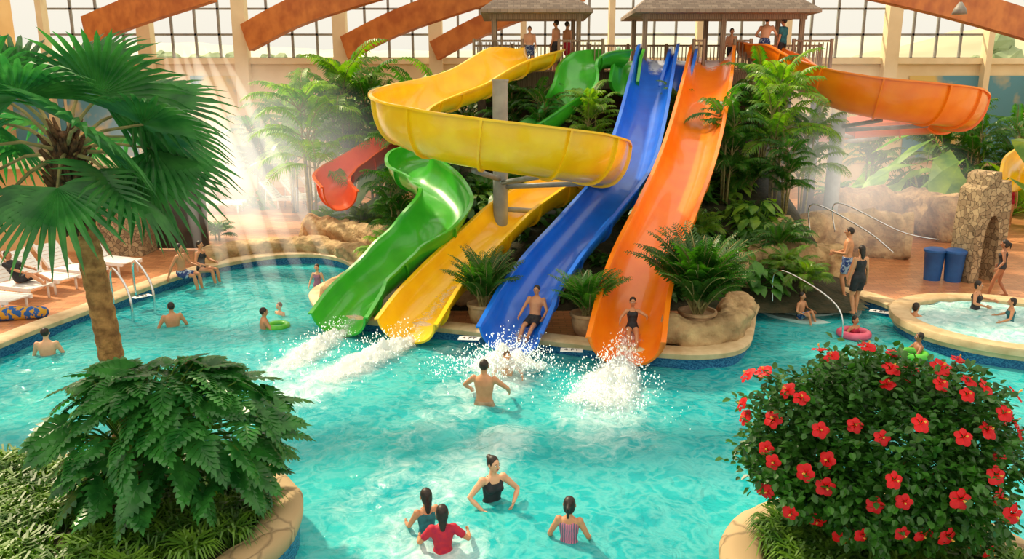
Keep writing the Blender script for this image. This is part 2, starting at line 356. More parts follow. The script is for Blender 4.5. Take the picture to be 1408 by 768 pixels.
person("woman with dark hair sitting in the whirlpool",V((11.35,18.9,-.62)),-2.3,1.65,1,0,'bob',[('suit',M['black'])],fem=True,lh=(-.4,.3,1.2),rh=(.4,.3,1.2))
person("child sitting in the whirlpool",V((11.6,17.9,-.5)),1.2,1.35,1,0,'bob',[('suit',M['teal'])],fem=True,hk=1.1,lh=(-.4,.3,1.1),rh=(.4,.3,1.1))
person("girl in dark swimsuit walking on the wet deck",G(1381,412,.25)+V((0,.3,0)),1.0,1.5,2,0,'pony',[('suit',M['black'])],fem=True,hk=1.1,lf=(-.08,.25,.1),rf=(.08,-.2,.12),lh=(-.35,.1,.95),rh=(.35,.1,.95))
person("woman in red swimsuit standing far across the deck",G(1385,310,.25),2.2,1.7,1,0,'bob',[('suit',M['redf'])],fem=True,vox=.03)
person("bare-chested man standing far across the deck",G(1308,272,.25),SC,1.8,1,0,'short',[('trunks',M['tan'])],vox=.03)
person("boy standing by the far pool",G(1372,330,.25),-1,1.4,1,0,'short',[('trunks',M['black'])],vox=.03)
PZ=6.15
def plat(u,y): p=D(u,100,y);return V((p.x,y,PZ))
pg='platform riders'
person("bare-chested person waiting on the slide platform",plat(728,30.3),SC,1.6,0,1,'short',[('trunks',M['navy'])],vox=.03,group=pg)
person("person in dark trunks standing by the platform railing",plat(764,30.2),1.,1.8,1,0,'short',[('trunks',M['black'])],vox=.03,group=pg)
person("bare-chested person in line on the platform",plat(779,30.8),-1.,1.8,1,0,'short',[('trunks',M['redf'])],vox=.03,group=pg)
person("child waiting at the orange slide entrance",plat(1003,30.2),SC,1.5,1,0,'short',[('trunks',M['black'])],hk=1.1,vox=.03,group=pg)
person("bare-chested man leaning over the platform railing",plat(1048,29.9),-.6,1.95,0,0,'short',[('trunks',M['navy'])],lean=.3,lh=(-.3,.4,1.1),rh=(.3,.4,1.1),vox=.022,group=pg)
person("person in dark shirt on the slide platform",plat(1073,29.9),.8,1.85,1,0,'short',[('shirt',M['teal']),('trunks',M['black'])],vox=.022,group=pg)
# ---------------- water
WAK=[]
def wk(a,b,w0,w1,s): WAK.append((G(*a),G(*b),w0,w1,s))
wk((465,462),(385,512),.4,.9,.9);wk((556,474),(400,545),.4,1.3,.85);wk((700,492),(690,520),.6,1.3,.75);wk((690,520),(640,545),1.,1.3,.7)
wk((855,508),(838,540),.35,.8,1.);wk((838,530),(825,590),.9,1.6,.7);wk((640,560),(520,620),.8,1.5,.46);wk((700,600),(560,720),.8,1.1,.6);wk((600,760),(520,740),1.,.9,.58)  # lower-pool streaks mix surface foam with painted bright caustics
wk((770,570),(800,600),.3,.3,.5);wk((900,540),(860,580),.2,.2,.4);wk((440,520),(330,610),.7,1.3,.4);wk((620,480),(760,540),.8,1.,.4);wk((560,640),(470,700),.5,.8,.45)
def foam_caustic_at(x,y):
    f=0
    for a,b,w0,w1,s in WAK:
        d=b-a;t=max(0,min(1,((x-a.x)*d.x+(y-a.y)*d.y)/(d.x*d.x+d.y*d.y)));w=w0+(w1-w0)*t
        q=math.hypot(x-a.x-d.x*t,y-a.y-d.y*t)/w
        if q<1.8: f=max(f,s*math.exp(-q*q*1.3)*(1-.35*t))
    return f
def watermat():
    m=bpy.data.materials.new('turquoise_pool_water');m.use_nodes=True;nt=m.node_tree;N=nt.nodes;L=nt.links
    b=N['Principled BSDF'];b.inputs['IOR'].default_value=1.33
    geo=N.new('ShaderNodeNewGeometry');pos=geo.outputs['Position']
    n=N.new('ShaderNodeTexNoise');n.inputs['Scale'].default_value=.35;n.inputs['Detail'].default_value=3;n.inputs['Distortion'].default_value=1.;L.new(pos,n.inputs['Vector'])
    r=N.new('ShaderNodeValToRGB');r.color_ramp.elements[0].color=lin((0,164,176));r.color_ramp.elements[1].color=lin((52,212,210));r.color_ramp.elements[0].position=.3;r.color_ramp.elements[1].position=.7
    L.new(n.outputs['Fac'],r.inputs['Fac'])
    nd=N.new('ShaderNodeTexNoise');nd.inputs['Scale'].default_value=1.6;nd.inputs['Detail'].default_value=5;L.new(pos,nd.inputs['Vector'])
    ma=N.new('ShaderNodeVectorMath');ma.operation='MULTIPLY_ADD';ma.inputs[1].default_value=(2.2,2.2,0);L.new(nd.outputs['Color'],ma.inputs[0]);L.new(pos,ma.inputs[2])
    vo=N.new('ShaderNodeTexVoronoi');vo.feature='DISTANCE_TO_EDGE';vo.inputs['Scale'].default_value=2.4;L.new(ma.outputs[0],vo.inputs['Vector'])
    vr=N.new('ShaderNodeValToRGB');vr.color_ramp.elements[0].color=(.26,.26,.26,1);vr.color_ramp.elements[1].color=(0,0,0,1);vr.color_ramp.elements[1].position=.22;L.new(vo.outputs['Distance'],vr.inputs['Fac'])  # lighter vein network paints caustic light into the water colour
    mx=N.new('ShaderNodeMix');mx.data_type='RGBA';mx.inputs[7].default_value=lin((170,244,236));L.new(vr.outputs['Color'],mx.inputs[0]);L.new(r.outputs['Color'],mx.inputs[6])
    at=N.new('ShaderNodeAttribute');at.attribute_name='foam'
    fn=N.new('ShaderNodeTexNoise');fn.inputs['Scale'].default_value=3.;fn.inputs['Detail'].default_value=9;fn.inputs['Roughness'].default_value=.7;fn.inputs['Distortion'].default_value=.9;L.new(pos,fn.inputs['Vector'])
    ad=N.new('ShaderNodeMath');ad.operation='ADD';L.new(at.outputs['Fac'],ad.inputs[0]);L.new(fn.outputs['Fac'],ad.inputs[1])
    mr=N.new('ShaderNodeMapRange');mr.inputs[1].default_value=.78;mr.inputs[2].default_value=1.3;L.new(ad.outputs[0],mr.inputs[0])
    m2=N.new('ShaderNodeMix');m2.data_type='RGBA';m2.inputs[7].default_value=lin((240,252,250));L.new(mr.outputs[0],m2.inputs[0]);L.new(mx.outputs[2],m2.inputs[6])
    L.new(m2.outputs[2],b.inputs['Base Color'])
    rr=N.new('ShaderNodeMapRange');rr.inputs[3].default_value=.06;rr.inputs[4].default_value=.7;L.new(mr.outputs[0],rr.inputs[0]);L.new(rr.outputs[0],b.inputs['Roughness'])
    bn=N.new('ShaderNodeTexNoise');bn.inputs['Scale'].default_value=3.2;bn.inputs['Detail'].default_value=5;bn.inputs['Distortion'].default_value=.8;L.new(pos,bn.inputs['Vector'])
    bp=N.new('ShaderNodeBump');bp.inputs['Strength'].default_value=.6;bp.inputs['Distance'].default_value=.12;L.new(bn.outputs['Fac'],bp.inputs['Height']);L.new(bp.outputs[0],b.inputs['Normal'])
    tr=N.new('ShaderNodeBsdfTransparent');tr.inputs[0].default_value=(.35,.92,.95,1)
    mf=N.new('ShaderNodeMapRange');mf.inputs[3].default_value=.7;mf.inputs[4].default_value=1.;L.new(mr.outputs[0],mf.inputs[0])
    ms=N.new('ShaderNodeMixShader');L.new(mf.outputs[0],ms.inputs[0]);L.new(tr.outputs[0],ms.inputs[1]);L.new(b.outputs[0],ms.inputs[2])
    L.new(ms.outputs[0],N['Material Output'].inputs['Surface']);return m
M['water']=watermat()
def foammat():
    m=bpy.data.materials.new('white_water_spray');m.use_nodes=True;nt=m.node_tree;N=nt.nodes;L=nt.links
    b=N['Principled BSDF'];b.inputs['Base Color'].default_value=lin((250,254,254));b.inputs['Roughness'].default_value=.5
    geo=N.new('ShaderNodeNewGeometry');at=N.new('ShaderNodeAttribute');at.attribute_name='foam'
    fn=N.new('ShaderNodeTexNoise');fn.inputs['Scale'].default_value=7;fn.inputs['Detail'].default_value=9;fn.inputs['Roughness'].default_value=.75;L.new(geo.outputs['Position'],fn.inputs['Vector'])
    ad=N.new('ShaderNodeMath');ad.operation='ADD';L.new(at.outputs['Fac'],ad.inputs[0]);L.new(fn.outputs['Fac'],ad.inputs[1])
    mr=N.new('ShaderNodeMapRange');mr.inputs[1].default_value=.82;mr.inputs[2].default_value=1.12;L.new(ad.outputs[0],mr.inputs[0])
    t=N.new('ShaderNodeBsdfTranslucent');mx=N.new('ShaderNodeMixShader');mx.inputs[0].default_value=.4;L.new(b.outputs[0],mx.inputs[1]);L.new(t.outputs[0],mx.inputs[2])
    tr=N.new('ShaderNodeBsdfTransparent');ms=N.new('ShaderNodeMixShader');L.new(mr.outputs[0],ms.inputs[0]);L.new(tr.outputs[0],ms.inputs[1]);L.new(mx.outputs[0],ms.inputs[2])
    bp=N.new('ShaderNodeBump');bp.inputs['Strength'].default_value=.6;bp.inputs['Distance'].default_value=.05;L.new(fn.outputs['Fac'],bp.inputs['Height']);L.new(bp.outputs[0],b.inputs['Normal'])
    L.new(ms.outputs[0],N['Material Output'].inputs['Surface']);return m
M['spray']=foammat()
M['foam']=mat('white_water_foam',(252,254,254),(240,248,250),9,.4,transl=.5)
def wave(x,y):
    f=foam_caustic_at(x,y)
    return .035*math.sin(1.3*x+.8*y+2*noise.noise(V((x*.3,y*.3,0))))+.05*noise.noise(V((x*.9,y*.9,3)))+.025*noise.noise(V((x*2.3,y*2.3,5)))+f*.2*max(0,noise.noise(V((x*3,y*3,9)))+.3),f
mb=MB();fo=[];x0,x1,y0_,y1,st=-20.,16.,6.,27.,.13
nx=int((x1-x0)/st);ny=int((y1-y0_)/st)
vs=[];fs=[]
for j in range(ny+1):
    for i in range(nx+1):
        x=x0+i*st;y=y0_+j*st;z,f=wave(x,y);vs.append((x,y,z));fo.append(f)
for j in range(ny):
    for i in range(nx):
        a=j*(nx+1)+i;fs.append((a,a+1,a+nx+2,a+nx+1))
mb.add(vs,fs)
o=mk('pool_water',mb,M['water'],center=False,label="rippling turquoise pool water with white foam wakes and painted caustic light",cat='water',kind='stuff')
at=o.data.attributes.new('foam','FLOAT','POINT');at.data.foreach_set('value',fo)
mb=MB();mb.add([(-24,2,-1.3),(24,2,-1.3),(24,30,-1.3),(-24,30,-1.3)],[(0,1,2,3)])
mk('floor',mb,M['poolfl'],kind='structure',label="turquoise pool basin floor")
# deck
ol=[(-260,590),(-120,540),(0,490),(60,465),(130,438),(190,413),(235,396),(268,386),(310,374),(370,364),(425,361),(465,366),(487,378),(478,393),(452,402),(432,414),(432,428),(452,446),(500,455),(560,461),(620,468),(690,477),(760,486),(830,494),(900,502),(960,505),(1005,500),(1026,487),(1032,465),(1036,443),(1052,424),(1085,413),(1130,411),(1180,420),(1225,436)]
op=[G(u,v,0) for u,v in ol]
op+=[TUB+V((2.3*math.cos(a),2.3*math.sin(a),0)) for a in [math.radians(q) for q in (155,175,200,225,250,275,300,325,345)]]
op+=[V((15.2,16.4,0)),V((17,16.,0)),V((22,15,0))]
oc=cat(op,6)
ZD=.25
poly=[V((p.x,p.y,ZD)) for p in oc]+[V((28,15,ZD)),V((28,46,ZD)),V((-30,46,ZD)),V((-30,oc[0].y,ZD))]
hole=[TUB+V((2.05*math.cos(-2*pi*k/32),2.05*math.sin(-2*pi*k/32),ZD)) for k in range(32)]
tri=geometry.tessellate_polygon([poly,hole])
mb=MB();mb.add(poly+hole,[tuple(t) for t in tri])
mk('floor_deck',mb,M['deck'],smooth=False,kind='structure',label="terracotta brick paver pool deck",center=False)
me=bpy.data.objects['floor_deck'].data
for p in me.polygons:
    if p.normal.z<0: p.flip()
mb=MB();n=len(oc);L_=0
vs=[];us=[]
for i,p in enumerate(oc):
    if i:L_+=(p-oc[i-1]).length
    vs+=[(p.x,p.y,ZD),(p.x,p.y,-1.3)];us+=[(L_,ZD),(L_,-1.3)]
mb.add(vs,[(2*i,2*i+1,2*i+3,2*i+2) for i in range(n-1)])
o=mk('pool_tile_band',mb,M['tile'],smooth=False,center=False,label="blue mosaic tile band around the pool waterline",cat='tile')
ul=o.data.uv_layers.new(name='UVMap')
for l in o.data.loops: ul.data[l.index].uv=us[l.vertex_index]
def coping(pts,name,label,w=.38,h=.09,z=ZD,closed=False,m='coping',out=1,**kw):
    mb=MB();rs=[];N_=len(pts)
    for i,p in enumerate(pts):
        a=pts[i-1] if (closed or i) else p;b=pts[(i+1)%N_] if (closed or i<N_-1) else p
        t=(b-a).normalized();nn=V((-t.y,t.x,0))*out
        pr=[(-.06,-.06),(-.08,h*.5),(-.04,h),(w-.02,h),(w,h*.5),(w,-.06)]
        rs.append([V((p.x,p.y,z))+nn*q+V((0,0,e)) for q,e in pr])
    if closed: rs.append(rs[0])
    mb.rings(rs,cap=not closed)
    return mk(name,mb,M[m],sharp=50,label=label,**kw)
coping(oc,'pool_coping',"cream stone coping along the pool edge",cat='coping')
# whirlpool
tb=thing('whirlpool',TUB,label="round whirlpool with cream coping and blue tile",cat='hot tub')
circ=[TUB+V((2.05*math.cos(2*pi*k/48),2.05*math.sin(2*pi*k/48),0)) for k in range(48)]
coping(circ,'rim',None,w=.38,z=.36,closed=True,out=-1,parent=tb)
def uvring(o,R_):
    ul=o.data.uv_layers.new(name='UVMap')
    for l in o.data.loops:
        c=o.data.vertices[l.vertex_index].co;ul.data[l.index].uv=(math.atan2(c.y,c.x)*R_,c.z)
mb=MB()
for rr,za,zb in((2.3,-.3,.36),(2.04,-.7,.4)):
    mb.rings([[TUB+V((rr*math.cos(2*pi*k/48),rr*math.sin(2*pi*k/48),z)) for k in range(48)] for z in(za,zb)],cap=False)
o=mk('tiled_wall',mb,M['tile'],parent=tb);uvring(o,2.3)
mb=MB();rs=[]
for q in range(1,22):
    r_=2.05*q/21;rs.append([TUB+V((r_*math.cos(2*pi*k/48),r_*math.sin(2*pi*k/48),.33+.09*noise.noise(V((r_*3*math.cos(2*pi*k/48),r_*3*math.sin(2*pi*k/48),0))))) for k in range(48)])
mb.rings(rs[::-1],cap=False);mb.add(rs[0],[tuple(range(48))])
o=mk('bubbling_water',mb,M['water'],parent=tb)
at=o.data.attributes.new('foam','FLOAT','POINT');at.data.foreach_set('value',[.55]*len(o.data.vertices))
st_=thing('pool_steps',G(1095,445,-.3),label="curved white underwater pool steps",cat='steps')
cc=G(1096,414,0)
for i,(r_,z) in enumerate(((1.0,.16),(1.45,.085),(1.9,.02))):
    mb=MB();mb.rings([[V((cc.x+r_*.8*math.cos(a),cc.y+.1+r_*1.15*math.sin(a),zz)) for a in [pi*k/20+pi for k in range(21)]] for zz in(-1.2,z)])
    mk('step',mb,M['step'],sharp=40,parent=st_)
# ---------------- slides
SP=[]
NS=18
def sweep(pts,w,hl,hr,th=.05,n=NS):
    rs=[];N_=len(pts)
    for i,p in enumerate(pts):
        a=pts[max(0,i-1)];b=pts[min(N_-1,i+1)];t=(b-a).normalized();rt=t.cross(V((0,0,1))).normalized();up=rt.cross(t)
        L1=hl[i];R1=hr[i];pr=[]
        for k in range(n+1):
            an=-pi/2+pi*k/n;h=L1 if an<0 else R1
            pr.append((w*math.copysign(abs(math.sin(an))**.85,math.sin(an)),h*(1-math.cos(an))))
        inn=pr;outp=[]
        for k,(x,z) in enumerate(pr):
            an=-pi/2+pi*k/n;outp.append((x+th*math.sin(an),z-th*math.cos(an)))
        lipR=[(w+.02,R1+.03),(w+.12,R1+.03),(w+.12,R1-.02)];lipL=[(-w-.12,L1-.02),(-w-.12,L1+.03),(-w-.02,L1+.03)]
        ring=lipL+inn+lipR+outp[::-1]
        rs.append([p+rt*x+up*z for x,z in ring])
    return rs
def slide(label,pts,mt,hl=.6,hr=.6,w=.62,per=8,supports=(),name='water_slide',flow=None,joint=1.5):
    P=cat(pts,per);N_=len(P)
    def ex(h):
        if not hasattr(h,'__len__'): return [h]*N_
        out=[]
        for i in range(N_):
            q=i/per;a=int(min(q,len(h)-1));b=min(a+1,len(h)-1);t=q-a;t=t*t*(3-2*t);out.append(h[a]*(1-t)+h[b]*t)
        return out
    HL=ex(hl);HRr=ex(hr)
    e=P[-1];top=thing(name,V((e.x,e.y,0)),label=label,cat='water slide')
    mb=MB();rs=sweep(P,w,HL,HRr);mb.rings(rs,cap=False)
    n=NS
    for r_ in(rs[0],rs[-1]):
        I=r_[3:4+n];O=r_[7+n:8+2*n][::-1]
        mb.add(I+O,[(k,k+1,n+2+k,n+1+k) for k in range(n)])
        mb.add(r_[0:4]+[r_[7+2*n]],[(0,1,2,3,4)]);mb.add([r_[3+n],r_[4+n],r_[5+n],r_[6+n],r_[7+n]],[(0,1,2,3,4)])
    d=0
    for i in range(1,N_-1):
        d+=(P[i]-P[i-1]).length
        if d>joint:
            d=0;t=(P[i+1]-P[i-1]).normalized()
            rt=t.cross(V((0,0,1))).normalized();up=rt.cross(t)
            n=14;o1=[];o2=[]
            for k in range(n+1):
                an=-pi/2+pi*k/n;h=HL[i] if an<0 else HRr[i]
                x=w*math.copysign(abs(math.sin(an))**.85,math.sin(an));z=h*(1-math.cos(an))
                o1.append(P[i]+rt*(x+.04*math.sin(an))+up*(z-.04*math.cos(an)));o2.append(P[i]+rt*(x+.12*math.sin(an))+up*(z-.12*math.cos(an)))
            R4=[[a-t*.03,b-t*.03,b+t*.03,a+t*.03] for a,b in zip(o1,o2)]
            mb.rings(R4)
    mk('flume',mb,mt,sharp=45,parent=top)
    if flow:
        for (a,b,s_) in flow:
            mb=MB();i0=int(a*(N_-1));i1=int(b*(N_-1));rs2=[]
            for i in range(i0,i1+1):
                t=(P[min(N_-1,i+1)]-P[max(0,i-1)]).normalized();rt=t.cross(V((0,0,1))).normalized();up=rt.cross(t)
                rs2.append([P[i]+rt*x+up*(.03+.025*noise.noise(V((x*6,i*.7,1)))+.32*abs(x)**2.2) for x in(-.4,-.3,-.2,-.1,0,.1,.2,.3,.4)])
            mb.rings(rs2,closed=False);o=mk('flowing_water',mb,M['spray'],parent=top)
            at=o.data.attributes.new('foam','FLOAT','POINT')
            nn_=len(rs2);at.data.foreach_set('value',[s_*(1-abs(j-4)/5.5)*min(1,.3+min(i,nn_-1-i)/4) if i<nn_-3 or b<1 else s_*(1-abs(j-4)/8) for i in range(nn_) for j in range(9)])
    for (x,y,zt,zb,r_) in supports:
        mb=MB();mb.tube([(x,y,zb),(x,y,zt)],r_,16);mb.tube([(x,y,zt),(x,y,zt+.05)],r_*1.12,16)
        mk('support_column',mb,M['steel'],sharp=50,parent=top)
    for q in P: SP.append(q)
    return top,P
def SL(l,y0,k=K): return [S(u,v,k,y0) for u,v in l]
bl=[D(906,84,30.4),D(903,92,29.4)]+SL([(893,140),(880,200),(860,262),(815,322),(768,378),(735,425)],YB)+[D(722,449,17.0),D(704,486,16.1)]
BT,BP=slide("long straight blue fiberglass water slide ending at the pool",bl,M['blue'],.6,.6,flow=((0,.16,.9),(.84,1,.45)))
orr=[D(980,84,30.4),D(978,92,29.4)]+SL([(970,140),(957,200),(940,258),(915,320),(890,378),(874,430)],YO)+[D(867,462,16.3),D(860,501,15.4)]
OT,OP=slide("long straight orange fiberglass water slide ending at the pool",orr,M['orange'],.6,.6,w=.68,flow=((0,.14,.9),(.86,1,.55)))
yl=[D(748,88,29.8),D(742,92,28.5),D(700,108,26.8),D(650,138,25.6),D(604,152,24.5),D(570,165,23.1),D(550,180,21.5),D(558,198,19.9),D(602,216,18.8),D(655,228,18.3),D(720,238,18.3),D(780,246,18.9),D(818,250,20.1),D(828,254,21.6),D(815,262,22.8),D(785,272,23.0),D(748,286,22.4)]+SL([(712,310),(675,345),(632,388)],YY)+[D(594,429,18.1),D(562,470,16.9)]
yhr=[.5,.6,.95,.95,.9,.95,1.,1.05,1.1,1.1,1.1,1.1,1.05,.95,.8,.7,.62,.6,.6,.6,.58,.5]
yhl=[.5,.5,.5,.5,.45,.45,.45,.5,.5,.5,.5,.5,.5,.5,.55,.6,.6,.6,.6,.6,.58,.5]
YT,YP=slide("yellow fiberglass spiral water slide looping around a steel column",yl,M['yellow'],yhl,yhr,w=.64,supports=[(-.31,21.5,5.75,.9,.2)],flow=((.9,1,.42),))
mb=MB()
for a,b in (((-.31,21.5,3.2),(-.9,18.9,3.7)),((-.31,21.5,3.1),(.9,18.9,3.6)),((-.31,21.5,3.0),(2.3,20.3,3.25)),((-.31,21.5,3.6),(-2.6,20.6,4.2)),((-.31,21.5,2.4),(1.2,22.6,2.15))):
    mb.tube([a,b],.07,10)
mk('bracket_arm',mb,M['steel'],parent=YT)
gl=[D(846,92,29.6),D(815,96,28.6),D(798,114,28),D(786,150,27),D(740,190,26.5),D(660,212,26),D(605,224,25.6),D(571,234,24.8),D(566,252,23.5),D(594,274,22.5),D(613,303,21.3),D(598,336,20.4),D(562,368,19.8),D(528,397,19.2),D(500,422,18.6),D(470,460,17.5)]
GT,GP=slide("winding green fiberglass water slide ending at the pool",gl,M['green'],[.55]*7+[.8,.85,.75,.6,.55,.6,.6,.58,.5],[.6]*7+[.6,.55,.6,.85,.9,.8,.65,.58,.5],w=.62,supports=[(-2.35,23.3,2.6,.6,.09)],flow=((.94,1,.42),))
ol2=[D(1035,82,30.6),D(1050,88,29.6),D(1080,104,28),D(1118,134,26.6),D(1175,155,25.6),D(1245,166,25.2),D(1302,172,26),D(1318,177,27.6),D(1284,182,29.2),D(1220,186,30),D(1150,192,30.6),D(1100,205,31.2),D(1085,235,31.6)]
RT,RP=slide("orange fiberglass curving water slide on steel supports",ol2,M['orange'],[.5]*13,[.6,.7,.95,1.1,1.15,1.15,1.15,1.,.9,.8,.7,.6,.6],w=.68,supports=[(10.9,27.2,4.7,.3,.24)])
mb=MB()
for a,b in(((10.9,27.2,4.3),(11.6,25.6,4.6)),((10.9,27.2,4.2),(13.4,26.2,4.4)),((10.9,27.2,4.1),(12.5,29.8,3.8)),((10.9,27.2,3.8),(13.2,29.3,3.8))): mb.tube([a,b],.07,10)
mk('bracket_arm',mb,M['steel'],parent=RT)
rl=[D(552,208,31.5),D(528,220,31),D(498,240,30.3),D(472,256,29.5),D(458,272,28.5),D(468,288,27.3)]
slide("small red-orange water slide winding through the palms",rl,M['redor'],.6,.8,w=.55)
slide("short green water slide entrance beside the platform",[D(868,84,30.8),D(866,90,29.6),D(862,105,28.9),D(858,130,28)],M['green'],.5,.5,w=.4)
slide("short blue water slide entrance beside the platform",[D(940,84,30.8),D(938,90,29.6),D(935,105,28.9),D(928,135,28)],M['blue'],.5,.5,w=.4)
slide("small yellow water slide at the far children's pool",[D(1440,212,33.5),D(1415,222,33),D(1398,236,32),D(1392,262,31)],M['yellow'],.5,.5,w=.4)
# ---------------- splashes
def spray(label,a,b,w0,w1,h,n,pk=.35,den=.75):
    a=V(a);b=V(b);d=b-a;L=d.length;d/=L;s=V((-d.y,d.x,0));mb=MB();fa=[]
    nu=int(L/.05)+2;nv=26;vs=[];fs=[]
    for i in range(nu+1):
        t=i/nu;w=w0+(w1-w0)*t
        for j in range(nv+1):
            q=(j/nv-.5)*2;p=a+d*L*t+s*w*q;env=math.exp(-q*q*2.2)*(math.exp(-((t-pk)/.38)**2))
            hh=h*env*(.55+.9*abs(noise.noise(p*3.1))+.6*abs(noise.noise(p*8)))
            vs.append(p+V((0,0,.04+hh)));fa.append(den*math.exp(-q*q*2.)*(1-t**3)*min(1,.5+t*5))
    for i in range(nu):
        for j in range(nv):
            k=i*(nv+1)+j;fs.append((k,k+1,k+nv+2,k+nv+1))
    mb.add(vs,fs);rr=random.Random(n);nfo=len(vs)
    for i in range(n):
        t=min(1,abs(rr.gauss(pk,.3)));q=rr.gauss(0,.5);w=w0+(w1-w0)*t;p=a+d*L*t+s*w*q
        z=h*(1.15+rr.random()*.9)*rr.random()**.6*math.exp(-q*q*.8)+.05;r_=rr.uniform(.005,.015)
        mb.ball(p+V((0,0,z)),(r_,r_,r_*rr.uniform(.8,2.)),None,4,3,1)
    o=mk('water_splash',mb,[M['spray'],M['foam']],label=label,cat='splash',kind='stuff')
    at=o.data.attributes.new('foam','FLOAT','POINT');at.data.foreach_set('value',fa+[1.]*(len(o.data.vertices)-nfo))
spray("white spray where the green slide meets the pool",G(474,460),G(370,524),.35,.8,.28,340,.32,.92)
spray("white spray where the yellow slide meets the pool",G(566,472),G(410,546),.38,1.,.32,420,.32,.97)
spray("white splash crest below the blue slide",G(704,494),G(690,534),.5,1.7,.42,900,.5,.7)
spray("churned white water around the wading man",G(755,506),G(600,532),.5,.8,.36,900,.5,.66)
spray("foaming white splash below the orange slide",G(857,500),G(820,586),.38,1.35,.42,1100,.42,1.0)
spray("white spray fanning out toward deep water",G(775,548),G(880,572),.45,.6,.22,400,.5,.6)
# ---------------- mound & rocks
def ss(a,b,x):
    t=max(0,min(1,(x-a)/(b-a)));return t*t*(3-2*t)
def hm0(x,y):
    xl=-4.0+ss(18,21,y)*.6;h=.33*max(0,y-18.9)
    return h*ss(xl-.2,xl+1.6,x)*(1-ss(7.2+ss(20,26,y)*1.2,9.4+ss(20,26,y)*1.2,x))*(1-ss(29.5,32,y))
def hm(x,y):
    h=hm0(x,y);return ZD-.03+h+.08*noise.noise(V((x,y,0)))*min(1,h)
mb=MB();vs=[];fs=[];nx,ny=90,80
for j in range(ny+1):
    for i in range(nx+1):
        x=-4.6+i*15.4/nx;y=18.2+j*14./ny;vs.append((x,y,hm(x,y)))
for j in range(ny):
    for i in range(nx):
        a=j*(nx+1)+i;q=(a,a+1,a+nx+2,a+nx+1)
        if max(vs[k][2] for k in q)>ZD: fs.append(q)
mb.add(vs,fs);mk('planted_mound',mb,M['soil'],label="dark planted soil mound beneath the slides",cat='ground',kind='stuff')
def rockwall(label,pts,w,h,seed=0,m='rock',name='rock_wall',per=10):  # objects built here are rock walls, borders and boulder rows
    P=cat(pts,per);mb=MB();rs=[];N_=len(P);n=28
    for i,p in enumerate(P):
        a=P[max(0,i-1)];b=P[min(N_-1,i+1)];t=(b-a).normalized();nn=V((-t.y,t.x,0)).normalized()
        e=min(1,.35+min(i,N_-1-i)*.35);ring=[]
        for k in range(n):
            an=2*pi*k/n;cx=math.copysign(abs(math.cos(an))**.6,math.cos(an))*w/2*e;cz=math.copysign(abs(math.sin(an))**.7,math.sin(an))*h*.55*e
            q=p+nn*cx+V((0,0,h*.42+cz));d=noise.noise(q*1.1+V((seed,0,0)))*.3+noise.noise(q*2.6+V((seed,5,0)))*.16-.12*max(0,1-abs(noise.noise(q*1.7+V((seed,2,7))))*9)
            vv=V((nn.x*cx,nn.y*cx,cz)).normalized();q=q+vv*d*min(1,h*1.1);q.z=max(q.z,p.z-.05);ring.append(q)
        rs.append(ring)
    mb.rings(rs);return mk(name,mb,M[m],label=label,cat='rock')
def g3(l,z=ZD): return [G(u,v,z) for u,v in l]
rockwall("tan rock border curving around the lagoon",g3([(275,365),(330,352),(400,346),(460,350),(505,366),(508,385),(480,400),(455,415)]),.8,.5,1,per=14)
rockwall("low rounded rocks beside the green slide",g3([(425,330),(470,338),(520,352),(545,372)]),1.,.9,3,per=14)
rockwall("smooth rock ledge at the pool corner",[G(905,472,ZD),G(955,474,ZD),G(1000,466,ZD),G(1012,448,ZD),G(1010,430,ZD)],.75,.6,5,per=14)
rockwall("tall tan rock wall behind the pool steps",g3([(1000,410),(1025,395),(1070,392),(1110,385),(1140,380)]),1.1,1.1,7,per=14)
rockwall("stepped tan rock wall along the planted mound",g3([(1030,372),(1080,362),(1140,352),(1200,350),(1250,352)]),1.4,1.5,9,per=14)
rockwall("upper rock ledge with waterfall",g3([(1130,322),(1200,312),(1270,318),(1320,335)]),1.6,1.6,11,per=14)
rockwall("dark boulders under the yellow slide",[V((-1.5,19.3,.3)),V((-.4,19.6,.4)),V((1.,19.4,.4))],.8,.5,13)
rockwall("boulders between the blue and orange slides",[V((1.7,19.2,.3)),V((2.3,19.4,.4)),V((2.9,19.2,.3))],.7,.5,15)
def arch(c,w,h,ow,oh,d,rz,label):
    mb=MB();m=Matrix.Rotation(rz,3,'Z')
    outer=[(-w/2,0),(-w/2*1.02,h*.5),(-w/2*.92,h*.84),(-w/2*.6,h*.88),(-w/2*.55,h*.97),(-w*.1,h),(w/2*.1,h*1.0),(w/2*.2,h*.9),(w/2*.75,h*.92),(w/2*.95,h*.72),(w/2,h*.4),(w/2,0)]
    inner=[(ow/2,0),(ow/2,oh*.6)]+[(ow/2*math.cos(a),oh*.6+oh*.4*math.sin(a)) for a in [pi*k/8 for k in range(1,8)]]+[(-ow/2,oh*.6),(-ow/2,0)]
    loop=[V((x,0,z)) for x,z in outer+inner]
    tri=geometry.tessellate_polygon([loop]);N_=len(loop)
    vs=[c+m@(p+V((0,-d/2,0))) for p in loop]+[c+m@(p+V((0,d/2,0))) for p in loop]
    fs=[tuple(t) for t in tri]+[tuple(i+N_ for i in t)[::-1] for t in tri]+[(i,(i+1)%N_,(i+1)%N_+N_,i+N_) for i in range(N_)]
    mb.add(vs,fs)
    o=mk('stone_archway',mb,M['rubble'],smooth=False,label=label,cat='archway')
arch(G(1350,388,ZD)+V((0,.4,0)),1.1,3.1,.5,1.9,.8,.25,"rough tan stone pillar with arched opening")
